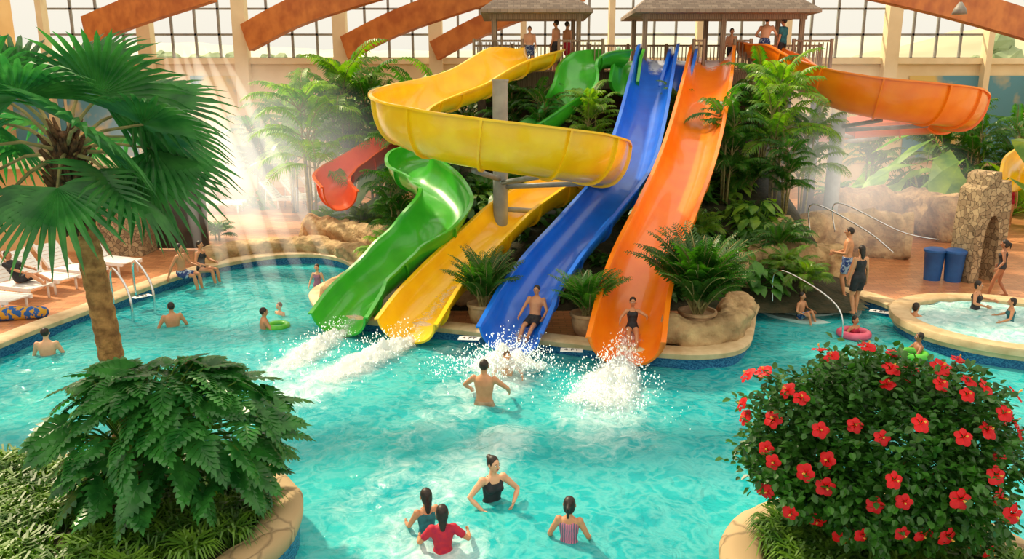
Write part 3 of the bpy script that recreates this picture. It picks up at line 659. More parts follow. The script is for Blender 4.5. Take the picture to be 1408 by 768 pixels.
# ---------------- platform
pl=lambda u,y,z:V((D(u,100,y).x,y,z))
pf=thing('slide_platform',pl(900,31,0),label="elevated timber slide platform above the planting",cat='platform')
xa=pl(650,29.5,0).x;xb=pl(1142,29.5,0).x
mb=MB();mb.box(((xa+xb)/2,31.3,PZ-.14),(xb-xa,3.6,.28));mk('deck',mb,M['woodgrey'],smooth=False,parent=pf)
mb=MB();mb.box(((xa+xb)/2,29.42,PZ-.35),(xb-xa,.1,.5));mk('fascia_board',mb,M['woodgrey'],smooth=False,parent=pf)
for i in range(7):
    x=xa+.3+(xb-xa-.6)*i/6
    mb=MB();mb.box((x,29.8,(PZ+hm(x,29.8))/2-.2),(.3,.3,PZ-hm(x,29.8)));mk('support_post',mb,M['darkwood'],smooth=False,parent=pf)
mb=MB();mb.box(((xa+xb)/2,32.9,PZ/2),(xb-xa-.4,.2,PZ-.3));mk('rear_panel',mb,M['darkwood'],smooth=False,parent=pf)
def railing(a,b,label,h=1.05,m='woodgrey'):
    a=V(a);b=V(b);t=thing('railing',a,label=label,cat='railing',group='platform railings');L=(b-a).length;d=(b-a)/L;rz=math.atan2(d.y,d.x)
    mb=MB();n=max(2,int(L/.14))
    for i in range(1,n): p=a+d*(L*i/n);mb.box(p+V((0,0,h/2)),(.035,.035,h-.1))
    c=(a+b)/2;mb.box(c+V((0,0,.1)),(L,.05,.06),rz);mk('balusters',mb,M[m],smooth=False,parent=t)
    mb=MB();mb.box(c+V((0,0,h)),(L+.1,.09,.07),rz);mk('top_rail',mb,M[m],smooth=False,parent=t)
    n=max(1,round(L/1.6))
    for i in range(n+1):
        p=a+d*(L*i/n);mb=MB();mb.box(p+V((0,0,h/2+.04)),(.1,.1,h+.08));mk('post',mb,M[m],smooth=False,parent=t)
for (u0,u1) in((652,718),(768,828),(952,966),(1008,1030),(1088,1140)):
    railing(pl(u0,29.55,PZ),pl(u1,29.55,PZ),"weathered timber railing on the slide platform")
railing(pl(652,33,PZ),pl(1125,33,PZ),"long rear timber railing of the slide platform")
def gazebo(u0,u1,label,y0=29.7,y1=32.6,ze=8.25,zr=9.3):
    a=pl(u0,y0,0).x;b=pl(u1,y0,0).x;t=thing('shelter',V(((a+b)/2,31,PZ)),label=label,cat='shelter')
    mb=MB();y0-=.5;y1+=.5;ym=(y0+y1)/2;i=1.3
    vs=[(a,y0,ze),(b,y0,ze),(b,y1,ze),(a,y1,ze),(a+i,ym-.3,zr),(b-i,ym-.3,zr),(b-i,ym+.3,zr),(a+i,ym+.3,zr),(a,y0,ze-.12),(b,y0,ze-.12),(b,y1,ze-.12),(a,y1,ze-.12)]
    mb.add(vs,[(0,1,5,4),(1,2,6,5),(2,3,7,6),(3,0,4,7),(4,5,6,7),(8,9,1,0),(9,10,2,1),(10,11,3,2),(11,8,0,3),(11,10,9,8)])
    mk('roof',mb,M['shingle'],smooth=False,parent=t)
    n=3 if b-a>5 else 2
    for k in range(n):
        for y in(y0+.6,y1-.6):
            x=a+.45+(b-a-.9)*k/(n-1);mb=MB();mb.box((x,y,(PZ+ze)/2),(.16,.16,ze-PZ));mk('post',mb,M['woodgrey'],smooth=False,parent=t)
    mb=MB();mb.box(((a+b)/2,y0+.6,ze-.2),(b-a-.6,.12,.2));mk('beam',mb,M['woodgrey'],smooth=False,parent=t)
gazebo(662,812,"hip-roofed shelter with grey shingles on the platform")
gazebo(868,1116,"long hip-roofed shelter with grey shingles on the platform")
# ---------------- building shell
YW=44.
def bx(name,c,s,m,label,rz=0,**kw):
    mb=MB();mb.box(c,s,rz);return mk(name,mb,M[m],smooth=False,label=label,**kw)
bx('wall_back',(0,YW+.2,3.4),(60,.4,6.9),'cream','cream plaster lower wall',kind='structure')
bx('wall_left',(-27,27,6),(.4,36,12),'peach','peach plaster side wall',kind='structure')
bx('wall_right',(28.2,31,3.4),(.4,28,6.8),'cream','cream plaster side wall',kind='structure')
bx('trim_1',(0,YW-.05,6.95),(60,.3,.3),'cream','cream window sill band',kind='structure')
for (u,u2) in [(0,95),(100,190),(270,345),(1140,1210),(1240,1400)]:
    a=D(u,200,YW-.05).x;b=D(u2,200,YW-.05).x
    bx('wall_mural',((a+b)/2,YW-.06,3.9),(b-a,.06,4.6),'mural','painted blue and yellow tropical mural panel',kind='structure')
wn=0
cols=[-24.5,-19.2,-14.2,-9.0,-4.0,0.6,5.2,9.8,14.4,19.9,25]
for i,x in enumerate(cols):
    big=i in(1,2,3,4,9)
    bx('column',(x,YW-.25,6.),(.7 if big else .3,.6,12),'cream' ,"tall cream structural column on the window wall",cat='column',group='window wall columns')
    if i<len(cols)-1:
        wn+=1;xn=cols[i+1];mb=MB();w=xn-x
        for k in range(5): mb.box((x+w*k/4.,YW+.1,9.5),(.12,.12,5.1))
        for z in(7.1,8.3,9.6,10.9,11.9): mb.box((x+w/2,YW+.1,z),(w,.12,.1))
        mk('window_%d'%wn,mb,M['frame'],smooth=False,kind='structure',label="tall grid window with grey metal mullions")
for i in range(7):
    y=44-i*6.;bx('ceiling',(0,y,12.2),(58,1.3,.25),'wood','timber ceiling strip between skylights',kind='structure')
def beam(label,pts,w=.4,h=1.1):
    P=cat(pts,8);mb=MB();rs=[]
    for i,p in enumerate(P):
        a=P[max(0,i-1)];b=P[min(len(P)-1,i+1)];t=(b-a).normalized();s=t.cross(V((0,0,1))).normalized();up=s.cross(t)
        rs.append([p-s*w/2-up*h/2,p+s*w/2-up*h/2,p+s*w/2+up*h/2,p-s*w/2+up*h/2])
    mb.rings(rs);mk('roof_beam',mb,M['wood'],smooth=False,label=label,cat='beam',group='arched roof beams')
lb="arched laminated wood roof beam"
beam(lb,[D(340,52,43.3),D(400,20,42),D(470,-6,40),D(560,-34,38)],h=1.4)
beam(lb,[D(476,66,43.3),D(540,34,42),D(620,4,40),D(700,-22,38)],h=1.2)
beam(lb,[D(598,70,43.3),D(650,42,42.5),D(715,14,41),D(800,-14,39)],h=1.)
beam(lb,[D(120,42,43.3),D(190,14,41),D(290,-20,38)],h=1.4)
beam(lb,[D(1150,-34,34),D(1240,-14,35),D(1330,10,37),D(1430,40,39)],h=1.3)
p=D(1320,12,33);t=thing('pendant_lamp',p,label="small dark pendant lamp hanging from the roof",cat='lamp')
mb=MB();mb.tube([p+V((0,0,.2)),V((p.x,p.y,12.1))],.02,6);mk('cable',mb,M['darkwood'],parent=t)
mb=MB();mb.tube([p+V((0,0,-.2)),p,p+V((0,0,.25))],[.28,.22,.06],14);mk('lamp_shade',mb,M['frame'],parent=t)
def hill(label,pts,y,dep,seed,m='hill'):
    mb=MB();P=cat([D(u,v,y) for u,v in pts],8);vs=[];fs=[];n=len(P)
    for r_ in range(8):
        for p in P:
            q=r_/7;z=(p.z+noise.noise(V((p.x*.15,seed,0)))*1.2)*(math.sin(q*pi/2))+noise.noise(V((p.x*.05,q*3,seed)))*1.5*q*(1-q)
            vs.append((p.x,y-dep*(1-q),z))
    for r_ in range(7):
        for i in range(n-1):
            a=r_*n+i;fs.append((a,a+1,a+n+1,a+n))
    mb.add(vs,fs);mk('hill',mb,M[m],label=label,cat='hill')
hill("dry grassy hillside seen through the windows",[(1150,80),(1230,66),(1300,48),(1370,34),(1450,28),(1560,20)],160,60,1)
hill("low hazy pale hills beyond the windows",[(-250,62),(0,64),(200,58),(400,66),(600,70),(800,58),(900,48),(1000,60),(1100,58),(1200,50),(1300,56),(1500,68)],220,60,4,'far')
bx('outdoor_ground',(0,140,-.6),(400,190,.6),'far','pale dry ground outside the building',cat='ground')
rg=random.Random(5)
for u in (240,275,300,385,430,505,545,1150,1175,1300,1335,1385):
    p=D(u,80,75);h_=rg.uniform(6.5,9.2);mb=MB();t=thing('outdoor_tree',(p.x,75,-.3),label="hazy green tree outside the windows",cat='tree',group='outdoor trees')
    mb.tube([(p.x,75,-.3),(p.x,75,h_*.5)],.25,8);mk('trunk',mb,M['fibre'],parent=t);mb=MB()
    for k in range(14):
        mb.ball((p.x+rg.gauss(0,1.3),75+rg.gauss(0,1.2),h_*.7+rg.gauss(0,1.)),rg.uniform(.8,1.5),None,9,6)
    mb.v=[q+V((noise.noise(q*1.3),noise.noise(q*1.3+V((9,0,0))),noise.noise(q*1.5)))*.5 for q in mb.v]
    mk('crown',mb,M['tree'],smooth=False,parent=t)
# kiosk
q=G(168,352,ZD)
kt=thing('poolside_kiosk',q,label="stone-clad poolside kiosk with dark glazed front",cat='kiosk')
mb=MB();mb.box(q+V((0,.6,1.45)),(1.4,1.2,2.9));mk('stone_pillar',mb,M['rubble'],smooth=False,parent=kt)
mb=MB();mb.box(q+V((-4.6,.9,1.4)),(8,.3,2.8));mk('wall_panel',mb,M['peach'],smooth=False,parent=kt)
mb=MB();mb.box(q+V((1.5,1.1,1.2)),(1.9,.1,2.3));mk('glass_panel',mb,M['glassd'],smooth=False,parent=kt)
mb=MB();mb.box(q+V((-3.2,.8,2.95)),(11.2,1.2,.28));mk('fascia',mb,M['cream'],smooth=False,parent=kt)
# ---------------- plants
def orient(az,el,roll=0): return Matrix.Rotation(az,3,'Z')@Matrix.Rotation(-el,3,'Y')@Matrix.Rotation(roll,3,'X')
def frond(mb,base,az,el,L=1.6,n=16,ll=.45,droop=1.,rg=R,mt=0,ms=1,wd=.028):
    pts=[];p=V(base);e=el;st=L/n
    ca,sa=math.cos(az),math.sin(az)
    for i in range(n+1):
        pts.append((p.copy(),e));p=p+V((ca*math.cos(e),sa*math.cos(e),math.sin(e)))*st;e-=droop*(1.6/n)*(.4+1.1*i/n)
    mb.tube([q[0] for q in pts],[.012*(1-i/(n+1)*.8)*L for i in range(n+1)],4,ms)
    side=V((-sa,ca,0))
    for i in range(3,n+1):
        for h in(0,.5):
            if i+h>n:continue
            t=(i+h)/n;q=pts[i][0] if h==0 else pts[i][0].lerp(pts[min(n,i+1)][0],.5);e=pts[i][1]
            fw=V((ca*math.cos(e),sa*math.cos(e),math.sin(e)))
            l=ll*(math.sin(pi*min(1,(.12+t*.86)))**.55)*rg.uniform(.85,1.1)
            for s_ in(-1,1):
                d=(side*s_*.8+fw*.55+V((0,0,.22))).normalized();m_=q+d*l*.5
                tip=q+d*l*.85+V((0,0,-l*.45*droop*rg.uniform(.6,1.3)));wv=fw*wd*l/.45
                mb.add([q-wv*.4,q+wv*.4,m_+wv,m_-wv,tip],[(0,1,2,3),(3,2,4)],mt)
def tmpl_palm(name,label,h,stems,nf,L,ll,seed,mt='leaf',droop=1.,cat_='palm',sr=.04,spread=.5,lo=.7):
    rg=random.Random(seed);t=thing(name,(0,0,0),label=label,cat=cat_)
    mb=MB();fb=MB()
    for s_ in range(stems):
        a=2*pi*s_/stems+rg.uniform(-.4,.4);r_=spread*.25*(stems>1)
        b=V((r_*math.cos(a),r_*math.sin(a),0));hh=h*(lo+(1-lo)*((s_*.618+.3)%1));tp=V((b.x*(1+spread*h*.5),b.y*(1+spread*h*.5),hh))
        if h>.4: mb.tube([b,b.lerp(tp,.5)+V((0,0,.05)),tp],[sr*1.2,sr,sr*.8],8)
        for k in range(nf):
            az=2*pi*k/nf+rg.uniform(-.35,.35)+s_;el=rg.uniform(.35,1.4)
            frond(fb,tp-V((0,0,rg.random()*.25)),az,el,L*rg.uniform(.8,1.1),14,ll,droop,rg,0,1,wd=.034)
    if mb.v: mk('trunk',mb,M['trunkg'],parent=t,center=False)
    mk('foliage',fb,[M[mt],M['trunkg']],smooth=False,parent=t,center=False);return Inst(t)
tallA=tmpl_palm('areca_palm',"tall multi-stemmed areca palm with arching fronds",4.,7,7,1.9,.55,1,'leaf',lo=.3)
tallB=tmpl_palm('areca_palm',"tall slender palm with bright feathery fronds",4.4,5,8,2.1,.6,2,'leafy',lo=.4)
midA=tmpl_palm('palm_shrub',"dense low palm with arching green fronds",.5,3,9,1.4,.4,3,'leaf')
midB=tmpl_palm('palm_shrub',"bright feathery palm shrub",.7,3,9,1.2,.4,4,'leafy')
def broad(name,label,seed,n=60,L=.5,w=.16,h=.9,mt='leaf'):
    rg=random.Random(seed);t=thing(name,(0,0,0),label=label,cat='plant');fb=MB()
    for i in range(n):
        az=rg.uniform(0,2*pi);el=rg.uniform(.1,1.4);b=V((rg.uniform(-.12,.12),rg.uniform(-.12,.12),0));l=rg.uniform(.5,1)*h
        d=V((math.cos(az)*math.cos(el),math.sin(az)*math.cos(el),math.sin(el)));m_=b+d*l;fb.tube([b,m_],.01,4)
        ll=L*rg.uniform(.7,1.1);s=V((-math.sin(az),math.cos(az),0));fw=(V((math.cos(az),math.sin(az),0))*.9+V((0,0,rg.uniform(-.6,.2)))).normalized();dn=V((0,0,-.12*ll))
        fb.add([m_,m_+fw*ll*.3+s*w*.8,m_+fw*ll*.65+s*w*.7+dn,m_+fw*ll+dn*3,m_+fw*ll*.65-s*w*.7+dn,m_+fw*ll*.3-s*w*.8,m_+fw*ll*.5-V((0,0,.03))],[(0,1,6),(1,2,6),(2,3,6),(3,4,6),(4,5,6),(5,0,6)])
    mk('foliage',fb,M[mt],smooth=False,parent=t,center=False);return Inst(t)
brA=broad('tropical_shrub',"leafy dark green tropical shrub",5)
brB=broad('tropical_shrub',"broad-leaved bright tropical shrub",6,45,.6,.18,1.1,'leafy')
ban=broad('banana_plant',"banana plant with big upright paddle leaves",8,16,1.6,.3,2.,'leafy')
def onz(x,y): return hm(x,y) if(-4.6<x<10.8 and 18.2<y<32.2 and hm0(x,y)>.04) else ZD
def at_(u,y): return D(u,200,y).x
for (ins,u,y,sc,rz) in [(tallB,470,33,1.3,0),(tallA,575,29,1.15,1),(tallB,425,31,1.1,2),(tallA,515,33.5,1.25,3),(tallB,605,31,1.05,4),(tallA,645,31.2,.95,.5),(tallB,400,35,1.0,1.5),(tallA,540,25.6,.62,2),
    (tallA,1000,24.6,.7,2.2),(tallB,1068,25,.82,.3),(tallA,1045,26.5,.8,1.1),(tallB,1110,26.5,.72,5),(tallB,930,27.5,.5,3),(tallA,1085,24,.5,3),
    (tallA,745,27.2,.58,2),(tallB,812,26.2,.58,1),(tallA,700,29,.62,0),(tallA,1340,36,.95,2),(tallB,1290,38,.9,1),(tallA,1400,37,.9,1),(tallB,1200,38,.8,2),(tallA,355,38,.9,3),(tallB,480,36,1.,2.5),(tallA,220,38,.8,2.5)]:
    x=at_(u,y);ins.put((x,y,onz(x,y)),rz,sc)
for (u,y,sc) in [(1320,33,1.5),(1355,35,1.6),(1400,34,1.4),(1270,36,1.5),(620,34,1.4),(560,35,1.4)]:
    x=at_(u,y);ban.put((x,y,onz(x,y)+.0),R.uniform(0,6),sc*1.25)
cnt=0;placed=[]
while cnt<130:
    x=R.uniform(-3.6,7.7);y=R.uniform(19.4,29.2)
    if hm0(x,y)<.05: cnt+=.1;continue
    z=onz(x,y);lim=9
    for q in SP:
        dd=math.hypot(q.x-x,q.y-y)
        if dd<1.25: lim=min(lim,q.z-z-.15)
    if lim<.35: 
        cnt+=.2;continue
    if any(math.hypot(a-x,b-y)<.5 for a,b in placed): cnt+=.25;continue
    placed.append((x,y))
    ins=R.choice([midA,midB,brA,brA,brB]);full=1.7
    ins.put((x,y,z-.05),R.uniform(0,6),min(R.uniform(.6,1.05),lim/full));cnt+=1
for (u,v,sc) in [(300,330,.6),(450,320,.7),(500,322,.8),(535,318,.8),(560,300,1),(1240,300,.7),(1290,296,.7),(1190,300,.7),(1150,298,.9),(1150,285,1),(1330,280,1),(1250,275,1),(350,285,.8),(470,296,.8)]:
    p=G(u,v,ZD);R.choice([midA,midB,brA,brB]).put(p,R.uniform(0,6),sc)
def potted(u,v,sc,label,seed,ps=1.,nf=34):
    p=G(u,v,ZD);t=thing('potted_palm',p,label=label,cat='potted plant');mb=MB()
    prof=[(.2,0),(.29,.12),(.34,.32),(.33,.44),(.37,.46),(.37,.52),(.33,.52),(.31,.46),(.0,.46)]
    mb.rings([[p+V((r_*ps*math.cos(2*pi*k/20),r_*ps*math.sin(2*pi*k/20),z*ps)) for k in range(20)] for r_,z in prof],cap=False)
    mk('pot',mb,M['pot'],sharp=50,parent=t)
    fb=MB();rg=random.Random(seed)
    for k in range(nf):
        frond(fb,p+V((rg.uniform(-.1,.1),rg.uniform(-.1,.1),.46*ps)),rg.uniform(0,2*pi),rg.uniform(.95,1.56),sc*rg.uniform(.75,1.15),14,.27*sc/1.2,.66,rg,0,1,wd=.04)
    mk('fronds',fb,[M['leaf'],M['trunkg']],smooth=False,parent=t)
potted(664,446,1.35,"feathery palm in a tan ceramic pot between slides",1,1,50)
potted(806,460,1.2,"small palm in a tan pot between blue and orange slides",2,1,46)
potted(957,462,1.95,"large bushy palm in a tan pot by the orange slide",3,1.15,90)
# fan palm
def fanleaf(mb,o,m3,L,rg,n=30,span=2.05):
    for i in range(n):
        a=-span+2*span*(i+.5)/n;da=span/n;l=L*(1-.2*(abs(a)/span)**2)*rg.uniform(.93,1.04)
        def P(r_,an,z=0):
            rr=r_*l;dz=-.15*(r_**2.2)*l+z;return o+m3@V((rr*math.cos(an),rr*math.sin(an),dz))
        dr=rg.uniform(.02,.14)*l
        g=V((0,0,-dr));g2=V((0,0,-dr*.3))
        mb.add([P(0,a),P(.55,a-da),P(.55,a,.04),P(.55,a+da),P(.8,a-da*.45)+g2,P(.8,a,.02)+g2,P(.8,a+da*.45)+g2,P(1.,a)+g],
            [(0,1,2),(0,2,3),(1,4,5,2),(2,5,6,3),(4,7,5),(5,7,6)],0)
cb=V((-5.15,9.9,.5));ct=V((-5.36,9.7,4.8))
fp=thing('fan_palm',cb,label="tall fan palm with fibrous brown trunk",cat='palm')
mb=MB();pts=[];rad=[]
for i in range(60):
    t=i/59;pts.append(cb.lerp(ct,t)+V((.06*math.sin(t*pi),0,0)));rad.append((.16-.02*t)*(1+.05*math.sin(i*2.4)))
mb.tube(pts,rad,18);mk('trunk',mb,M['trunk'],parent=fp)
mb=MB();rg=random.Random(4)
for i in range(110):
    a=rg.uniform(0,2*pi);z=rg.uniform(-1.0,.25);b=ct+V((.11*math.cos(a),.11*math.sin(a),z));e=b+V((.17*math.cos(a),.17*math.sin(a),.24))
    mb.tube([b,e],[.045,.015],5)
mb.ball(ct+V((0,0,-.2)),(.18,.18,.5));mk('crown_fibre',mb,M['fibre'],parent=fp)
spec=[(-.1,.3,-.6),(.0,-.2,.5),(-.55,-.3,-.5),(.6,.55,.4),(1.3,.1,0),(2.3,.3,.5),(2.95,.35,.8),(3.3,-.3,-.4),(4.0,.1,.6),(4.6,.75,.3),(5.4,.35,-.7),(3.0,1.0,-.5),(1.2,1.15,0),(5.1,-.3,.2),(4.1,-.6,.3),(.35,.0,.3),(-.25,.85,-.8),(3.6,.8,.9)]
for az,el,ro in spec:
    mb=MB();L=rg.uniform(1.02,1.22);pl_=rg.uniform(.85,1.1);d=V((math.cos(az)*math.cos(el),math.sin(az)*math.cos(el),math.sin(el)))
    h=ct+V((0,0,.1))+d*pl_+V((0,0,-.04));mb.tube([ct+V((0,0,.05)),ct+V((0,0,.14))+d*pl_*.5,h],[.03,.022,.016],6,1)
    fanleaf(mb,h,orient(az,el-.25,ro),L,rg);mk('fan_leaf',mb,[M['fan'],M['trunkg']],smooth=False,parent=fp)
# planters
def planter(label,path,z):
    P=path;t=thing('stone_planter',sum(P,V((0,0,0)))/len(P),label=label,cat='planter')
    N_=len(P);C=sum(P,V((0,0,0)))/N_;nr=[];arc=[0]
    for i,p in enumerate(P):
        a=P[i-1];b=P[(i+1)%N_];tt=(b-a).normalized();nr.append(V((tt.y,-tt.x,0)));arc.append(arc[-1]+(b-p).length)
    mb=MB();vs=[];us=[]
    for i in range(N_+1):
        for zz in(-1.2,z-.1): vs.append(P[i%N_]+nr[i%N_]*.02+V((0,0,zz)));us.append((arc[i],zz))
    mb.add(vs,[(2*i,2*i+2,2*i+3,2*i+1) for i in range(N_)]);o=mk('tiled_wall',mb,M['tile'],parent=t,smooth=False)
    ul=o.data.uv_layers.new(name='UVMap')
    for l in o.data.loops: ul.data[l.index].uv=us[l.vertex_index]
    pr=[(-.02,z-.22),(.07,z-.16),(.09,z-.02),(.04,z+.05),(-.1,z+.08),(-.3,z+.06),(-.38,z),(-.4,z-.2)]
    mb=MB();rs=[]
    for k,(q,zz) in enumerate(pr):
        r_=[p+n*(q+.05*noise.noise(p*2.5+V((0,0,k*.4))))+V((0,0,zz+.05*noise.noise(p*2)))for p,n in zip(P,nr)];rs.append(r_+[r_[0]])
    mb.rings(rs,cap=False,closed=False);mk('stone_rim',mb,M['stone'],parent=t)
    mb=MB();mb.add([p-n*.3+V((0,0,z-.08)) for p,n in zip(P,nr)]+[C+V((0,0,z+.05))],[(i,(i+1)%N_,N_) for i in range(N_)]);mk('soil',mb,M['soil'],parent=t)
lp=[];cx,cy,rr_=-4.35,8.75,1.68
for k in range(40): a=-pi/2+pi*k/39;lp.append(V((cx+rr_*math.cos(a),cy+rr_*math.sin(a),0)))
for k in range(1,8): lp.append(V((cx-k*.8,cy+rr_,0)))
for k in range(7,0,-1): lp.append(V((cx-k*.8,cy-rr_,0)))
planter("curved stone planter with blue tiled side beside the pool",lp,.5)
rc=V((4.15,7.75,0));planter("round stone planter holding the hibiscus bush",[rc+V((1.75*math.cos(2*pi*k/60),1.6*math.sin(2*pi*k/60),0)) for k in range(60)],.5)
def grass(label,reg,n,seed,z):
    mb=MB();rg=random.Random(seed)
    for i in range(n):
        x,y=reg(rg);az=rg.uniform(0,2*pi);l=rg.uniform(.22,.42);d=V((math.cos(az),math.sin(az),0));s=V((-d.y,d.x,0))*.013;b=V((x,y,z))
        p1=b+d*l*.25+V((0,0,l*.75));p2=b+d*l*.65+V((0,0,l*.85));p3=b+d*l+V((0,0,l*.45))
        mb.add([b-s,b+s,p1+s,p1-s,p2+s,p2-s,p3],[(0,1,2,3),(3,2,4,5),(5,4,6)])
    mk('border_grass',mb,M['grass'],smooth=False,label=label,cat='grass',kind='stuff')
def regL(rg):
    while 1:
        x=rg.uniform(-9,-2.9);y=rg.uniform(7.3,10.2)
        if x<cx or math.hypot(x-cx,y-cy)<1.3: return x,y
cl=[regL(random.Random(i)) for i in range(260)]
def clump(cs,s):
    def f(rg): c=rg.choice(cs);return c[0]+rg.gauss(0,s),c[1]+rg.gauss(0,s)
    return f
grass("strap-leaved green grass filling the planter",clump(cl,.045),9000,3,.45)
def regR(rg):
    while 1:
        x=rg.uniform(-1.5,1.5);y=rg.uniform(-1.4,1.4)
        if math.hypot(x/1.3,y/1.15)<1: return rc.x+x,rc.y+y
cl2=[regR(random.Random(i)) for i in range(110)]
grass("strap-leaved green grass around the hibiscus",clump(cl2,.045),3600,5,.45)
# philodendron
ph=thing('philodendron',V((-4.95,9.0,.5)),label="philodendron with large deeply lobed glossy leaves",cat='plant')
mb=MB();tb_=V((-4.95,8.9,.42));tt_=V((-4.55,8.95,1.3));mb.tube([tb_,tb_.lerp(tt_,.5)+V((-.04,0,0)),tt_],[.26,.2,.12],14);
for i in range(14):
    a=R.uniform(0,2*pi);mb.tube([tt_+V((.1*math.cos(a),.1*math.sin(a),-.3)),tb_+V((.38*math.cos(a),.38*math.sin(a),0))],[.012,.015],5)
mk('trunk',mb,M['fibre'],parent=ph)
def lobed(mb,o,m3,L,rg):
    def T(x,y,z=0): return o+m3@V((x,y,z-.16*(x/L)**2*L-.3*y*y/L))
    n=6
    for s_ in(-1,1):
        for i in range(-2,n):
            t=max(0,i)/n;x=t*L*.85;ang=[1.15-.75*t,1.75,2.35][0 if i>=0 else -i];ln=L*.5*(1-.55*t)*(1. if i>=0 else .8)*rg.uniform(.92,1.08)
            dx,dy=math.cos(ang),math.sin(ang)*s_;nx_,ny_=-math.sin(ang),math.cos(ang)*s_
            w=.095*L*(1-.25*t)
            def Q(r_,k,z=0): return T(x+.05*L+dx*ln*r_+nx_*k*w,dy*ln*r_+ny_*k*w,z)
            mb.add([T(x+.0*L,0),T(x+.15*L,0),Q(.35,-.8,.012),Q(.35,.8),Q(.7,-1.05,.02),Q(.7,1.0,.01),Q(.9,-.6,.01),Q(.9,.6,.0),Q(1.08,0)],[(0,1,2,3),(3,2,4,5),(5,4,6,7),(7,6,8)] ,0)
    mb.add([T(L*.8,-.05*L),T(L*.98,-.07*L),T(L*1.18,0),T(L*.98,.07*L),T(L*.8,.05*L)],[(0,1,2,3,4)],0)
rg=random.Random(11)
fb=MB()
for i in range(215):
    az=rg.uniform(0,2*pi);low=i>=140
    q=rg.uniform(.45,1.) if low else rg.random()**.6;rad_=(1.3 if low else 1.42)*q;cxp,cyp=-4.15,9.0
    if low: zt=rg.uniform(1.0,1.55);
    else: zt=1.35+1.0*math.sqrt(max(0,1-(q*.95)**2))*rg.uniform(.85,1.08)
    tp=V((cxp+rad_*math.cos(az),cyp+rad_*.72*math.sin(az),zt))
    fb.tube([tt_+V((0,0,-.1)),tt_.lerp(tp,.55)+V((0,0,.08)),tp],[.018,.014,.009],5,1)
    # blade tilts outward so its face shows above the rim of the plant
    m3=orient(az+rg.uniform(-.7,.7),(.1 if not low else .0)-.55*q+rg.uniform(-.4,.3),rg.uniform(-.6,.6));lobed(fb,tp,m3,rg.uniform(.32,.5),rg)
mk('foliage',fb,[M['philo'],M['leafy']],smooth=False,parent=ph)
# hibiscus
hb=V((4.0,8.05,.45));hcn=V((4.05,8.1,1.74))
hi=thing('hibiscus_bush',hb,label="dense hibiscus bush covered in red flowers",cat='bush')
mb=MB();rg=random.Random(21)
for i in range(9):
    a=2*pi*i/9;mb.tube([hb+V((.12*math.cos(a),.12*math.sin(a),0)),hb+V((.3*math.cos(a),.3*math.sin(a),.5)),hcn+V((.8*math.cos(a),.7*math.sin(a),.0))],[.04,.032,.015],8)
mk('stem',mb,M['trunk'],parent=hi)
mb=MB()
def shell(rg,lo=.5):
    while 1:
        d=V((rg.gauss(0,1),rg.gauss(0,1),rg.gauss(0,1))).normalized()
        k=1+.26*noise.noise(d*2.3+V((3,1,0)))+.2*noise.noise(d*5)+.08*noise.noise(d*11)
        q=lo+(1-lo)*rg.random()**.5
        p=hcn+V((d.x*1.42,d.y*1.1,d.z*1.05))*k*q
        if p.z>.95: return p,d,q
for i in range(18000):
    p,d,q=shell(rg,.45);l=rg.uniform(.065,.115);fw=(d*.6+V((rg.uniform(-1,1),rg.uniform(-1,1),rg.uniform(-.9,.5)))).normalized();s=fw.cross(V((rg.uniform(-.4,.4),rg.uniform(-.4,.4),1))).normalized();up=s.cross(fw);w=l*.36
    if i%25==0: p=p+d*rg.uniform(.03,.16)+V((0,0,.03))
    mb.add([p,p+fw*l*.35+s*w+up*.012,p+fw*l*.75+s*w*.7+up*.008,p+fw*l,p+fw*l*.75-s*w*.7+up*.008,p+fw*l*.35-s*w+up*.012],[(0,1,2,3),(0,3,4,5)])
mk('foliage',mb,M['hibl'],smooth=False,parent=hi)
fm=MB()
for k in range(5):
    a0=2*pi*k/5;g_=[]
    for i in range(6):
        t=i/5;r_=.004+.1*t;wd_=[.25,.7,.95,1.08,.98,.55][i]
        for j in range(7):
            jj=(j-3)/3;a=a0+jj*wd_*.68+.12*t
            rr=r_*(1-.1*jj*jj*t)
            g_.append(V((rr*math.cos(a),rr*math.sin(a),.03*math.sqrt(t)-.02*t**3+.005*math.sin(j*2.2+i*1.3)*t+.006*jj)))
    fm.add(g_,[(i*7+j,i*7+j+1,(i+1)*7+j+1,(i+1)*7+j) for i in range(5) for j in range(6)],0)
fm.tube([(0,0,0),(.006,0,.05),(.012,0,.085)],[.005,.004,.003],6,0)
for k in range(10): fm.ball((.012+.007*math.cos(k*2.4),.007*math.sin(k*2.4),.06+.003*k),.005,None,5,4,1)
fme=fm.mesh('hibiscus_flower',[M['red'],M['pollen']])
fl=[];tries=0
while len(fl)<66 and tries<5000:
    tries+=1;p,d,q=shell(rg,.97)
    if d.y>.35 or d.dot(V((0,-.8,.45)))<-.15: continue
    p=hcn+(p-hcn)*1.03
    if any((p-a).length<.19 for a in fl): continue
    fl.append(p);o=bpy.data.objects.new('flower',fme);COL.objects.link(o);o.parent=hi;o.location=p-hb
    nd=(d*1.2+V((rg.uniform(-.6,.6),-.5+rg.uniform(-.4,.4),.3))).normalized();o.rotation_euler=nd.to_track_quat('Z','Y').to_euler();s=rg.uniform(.78,1.08);o.scale=(s,s,s)
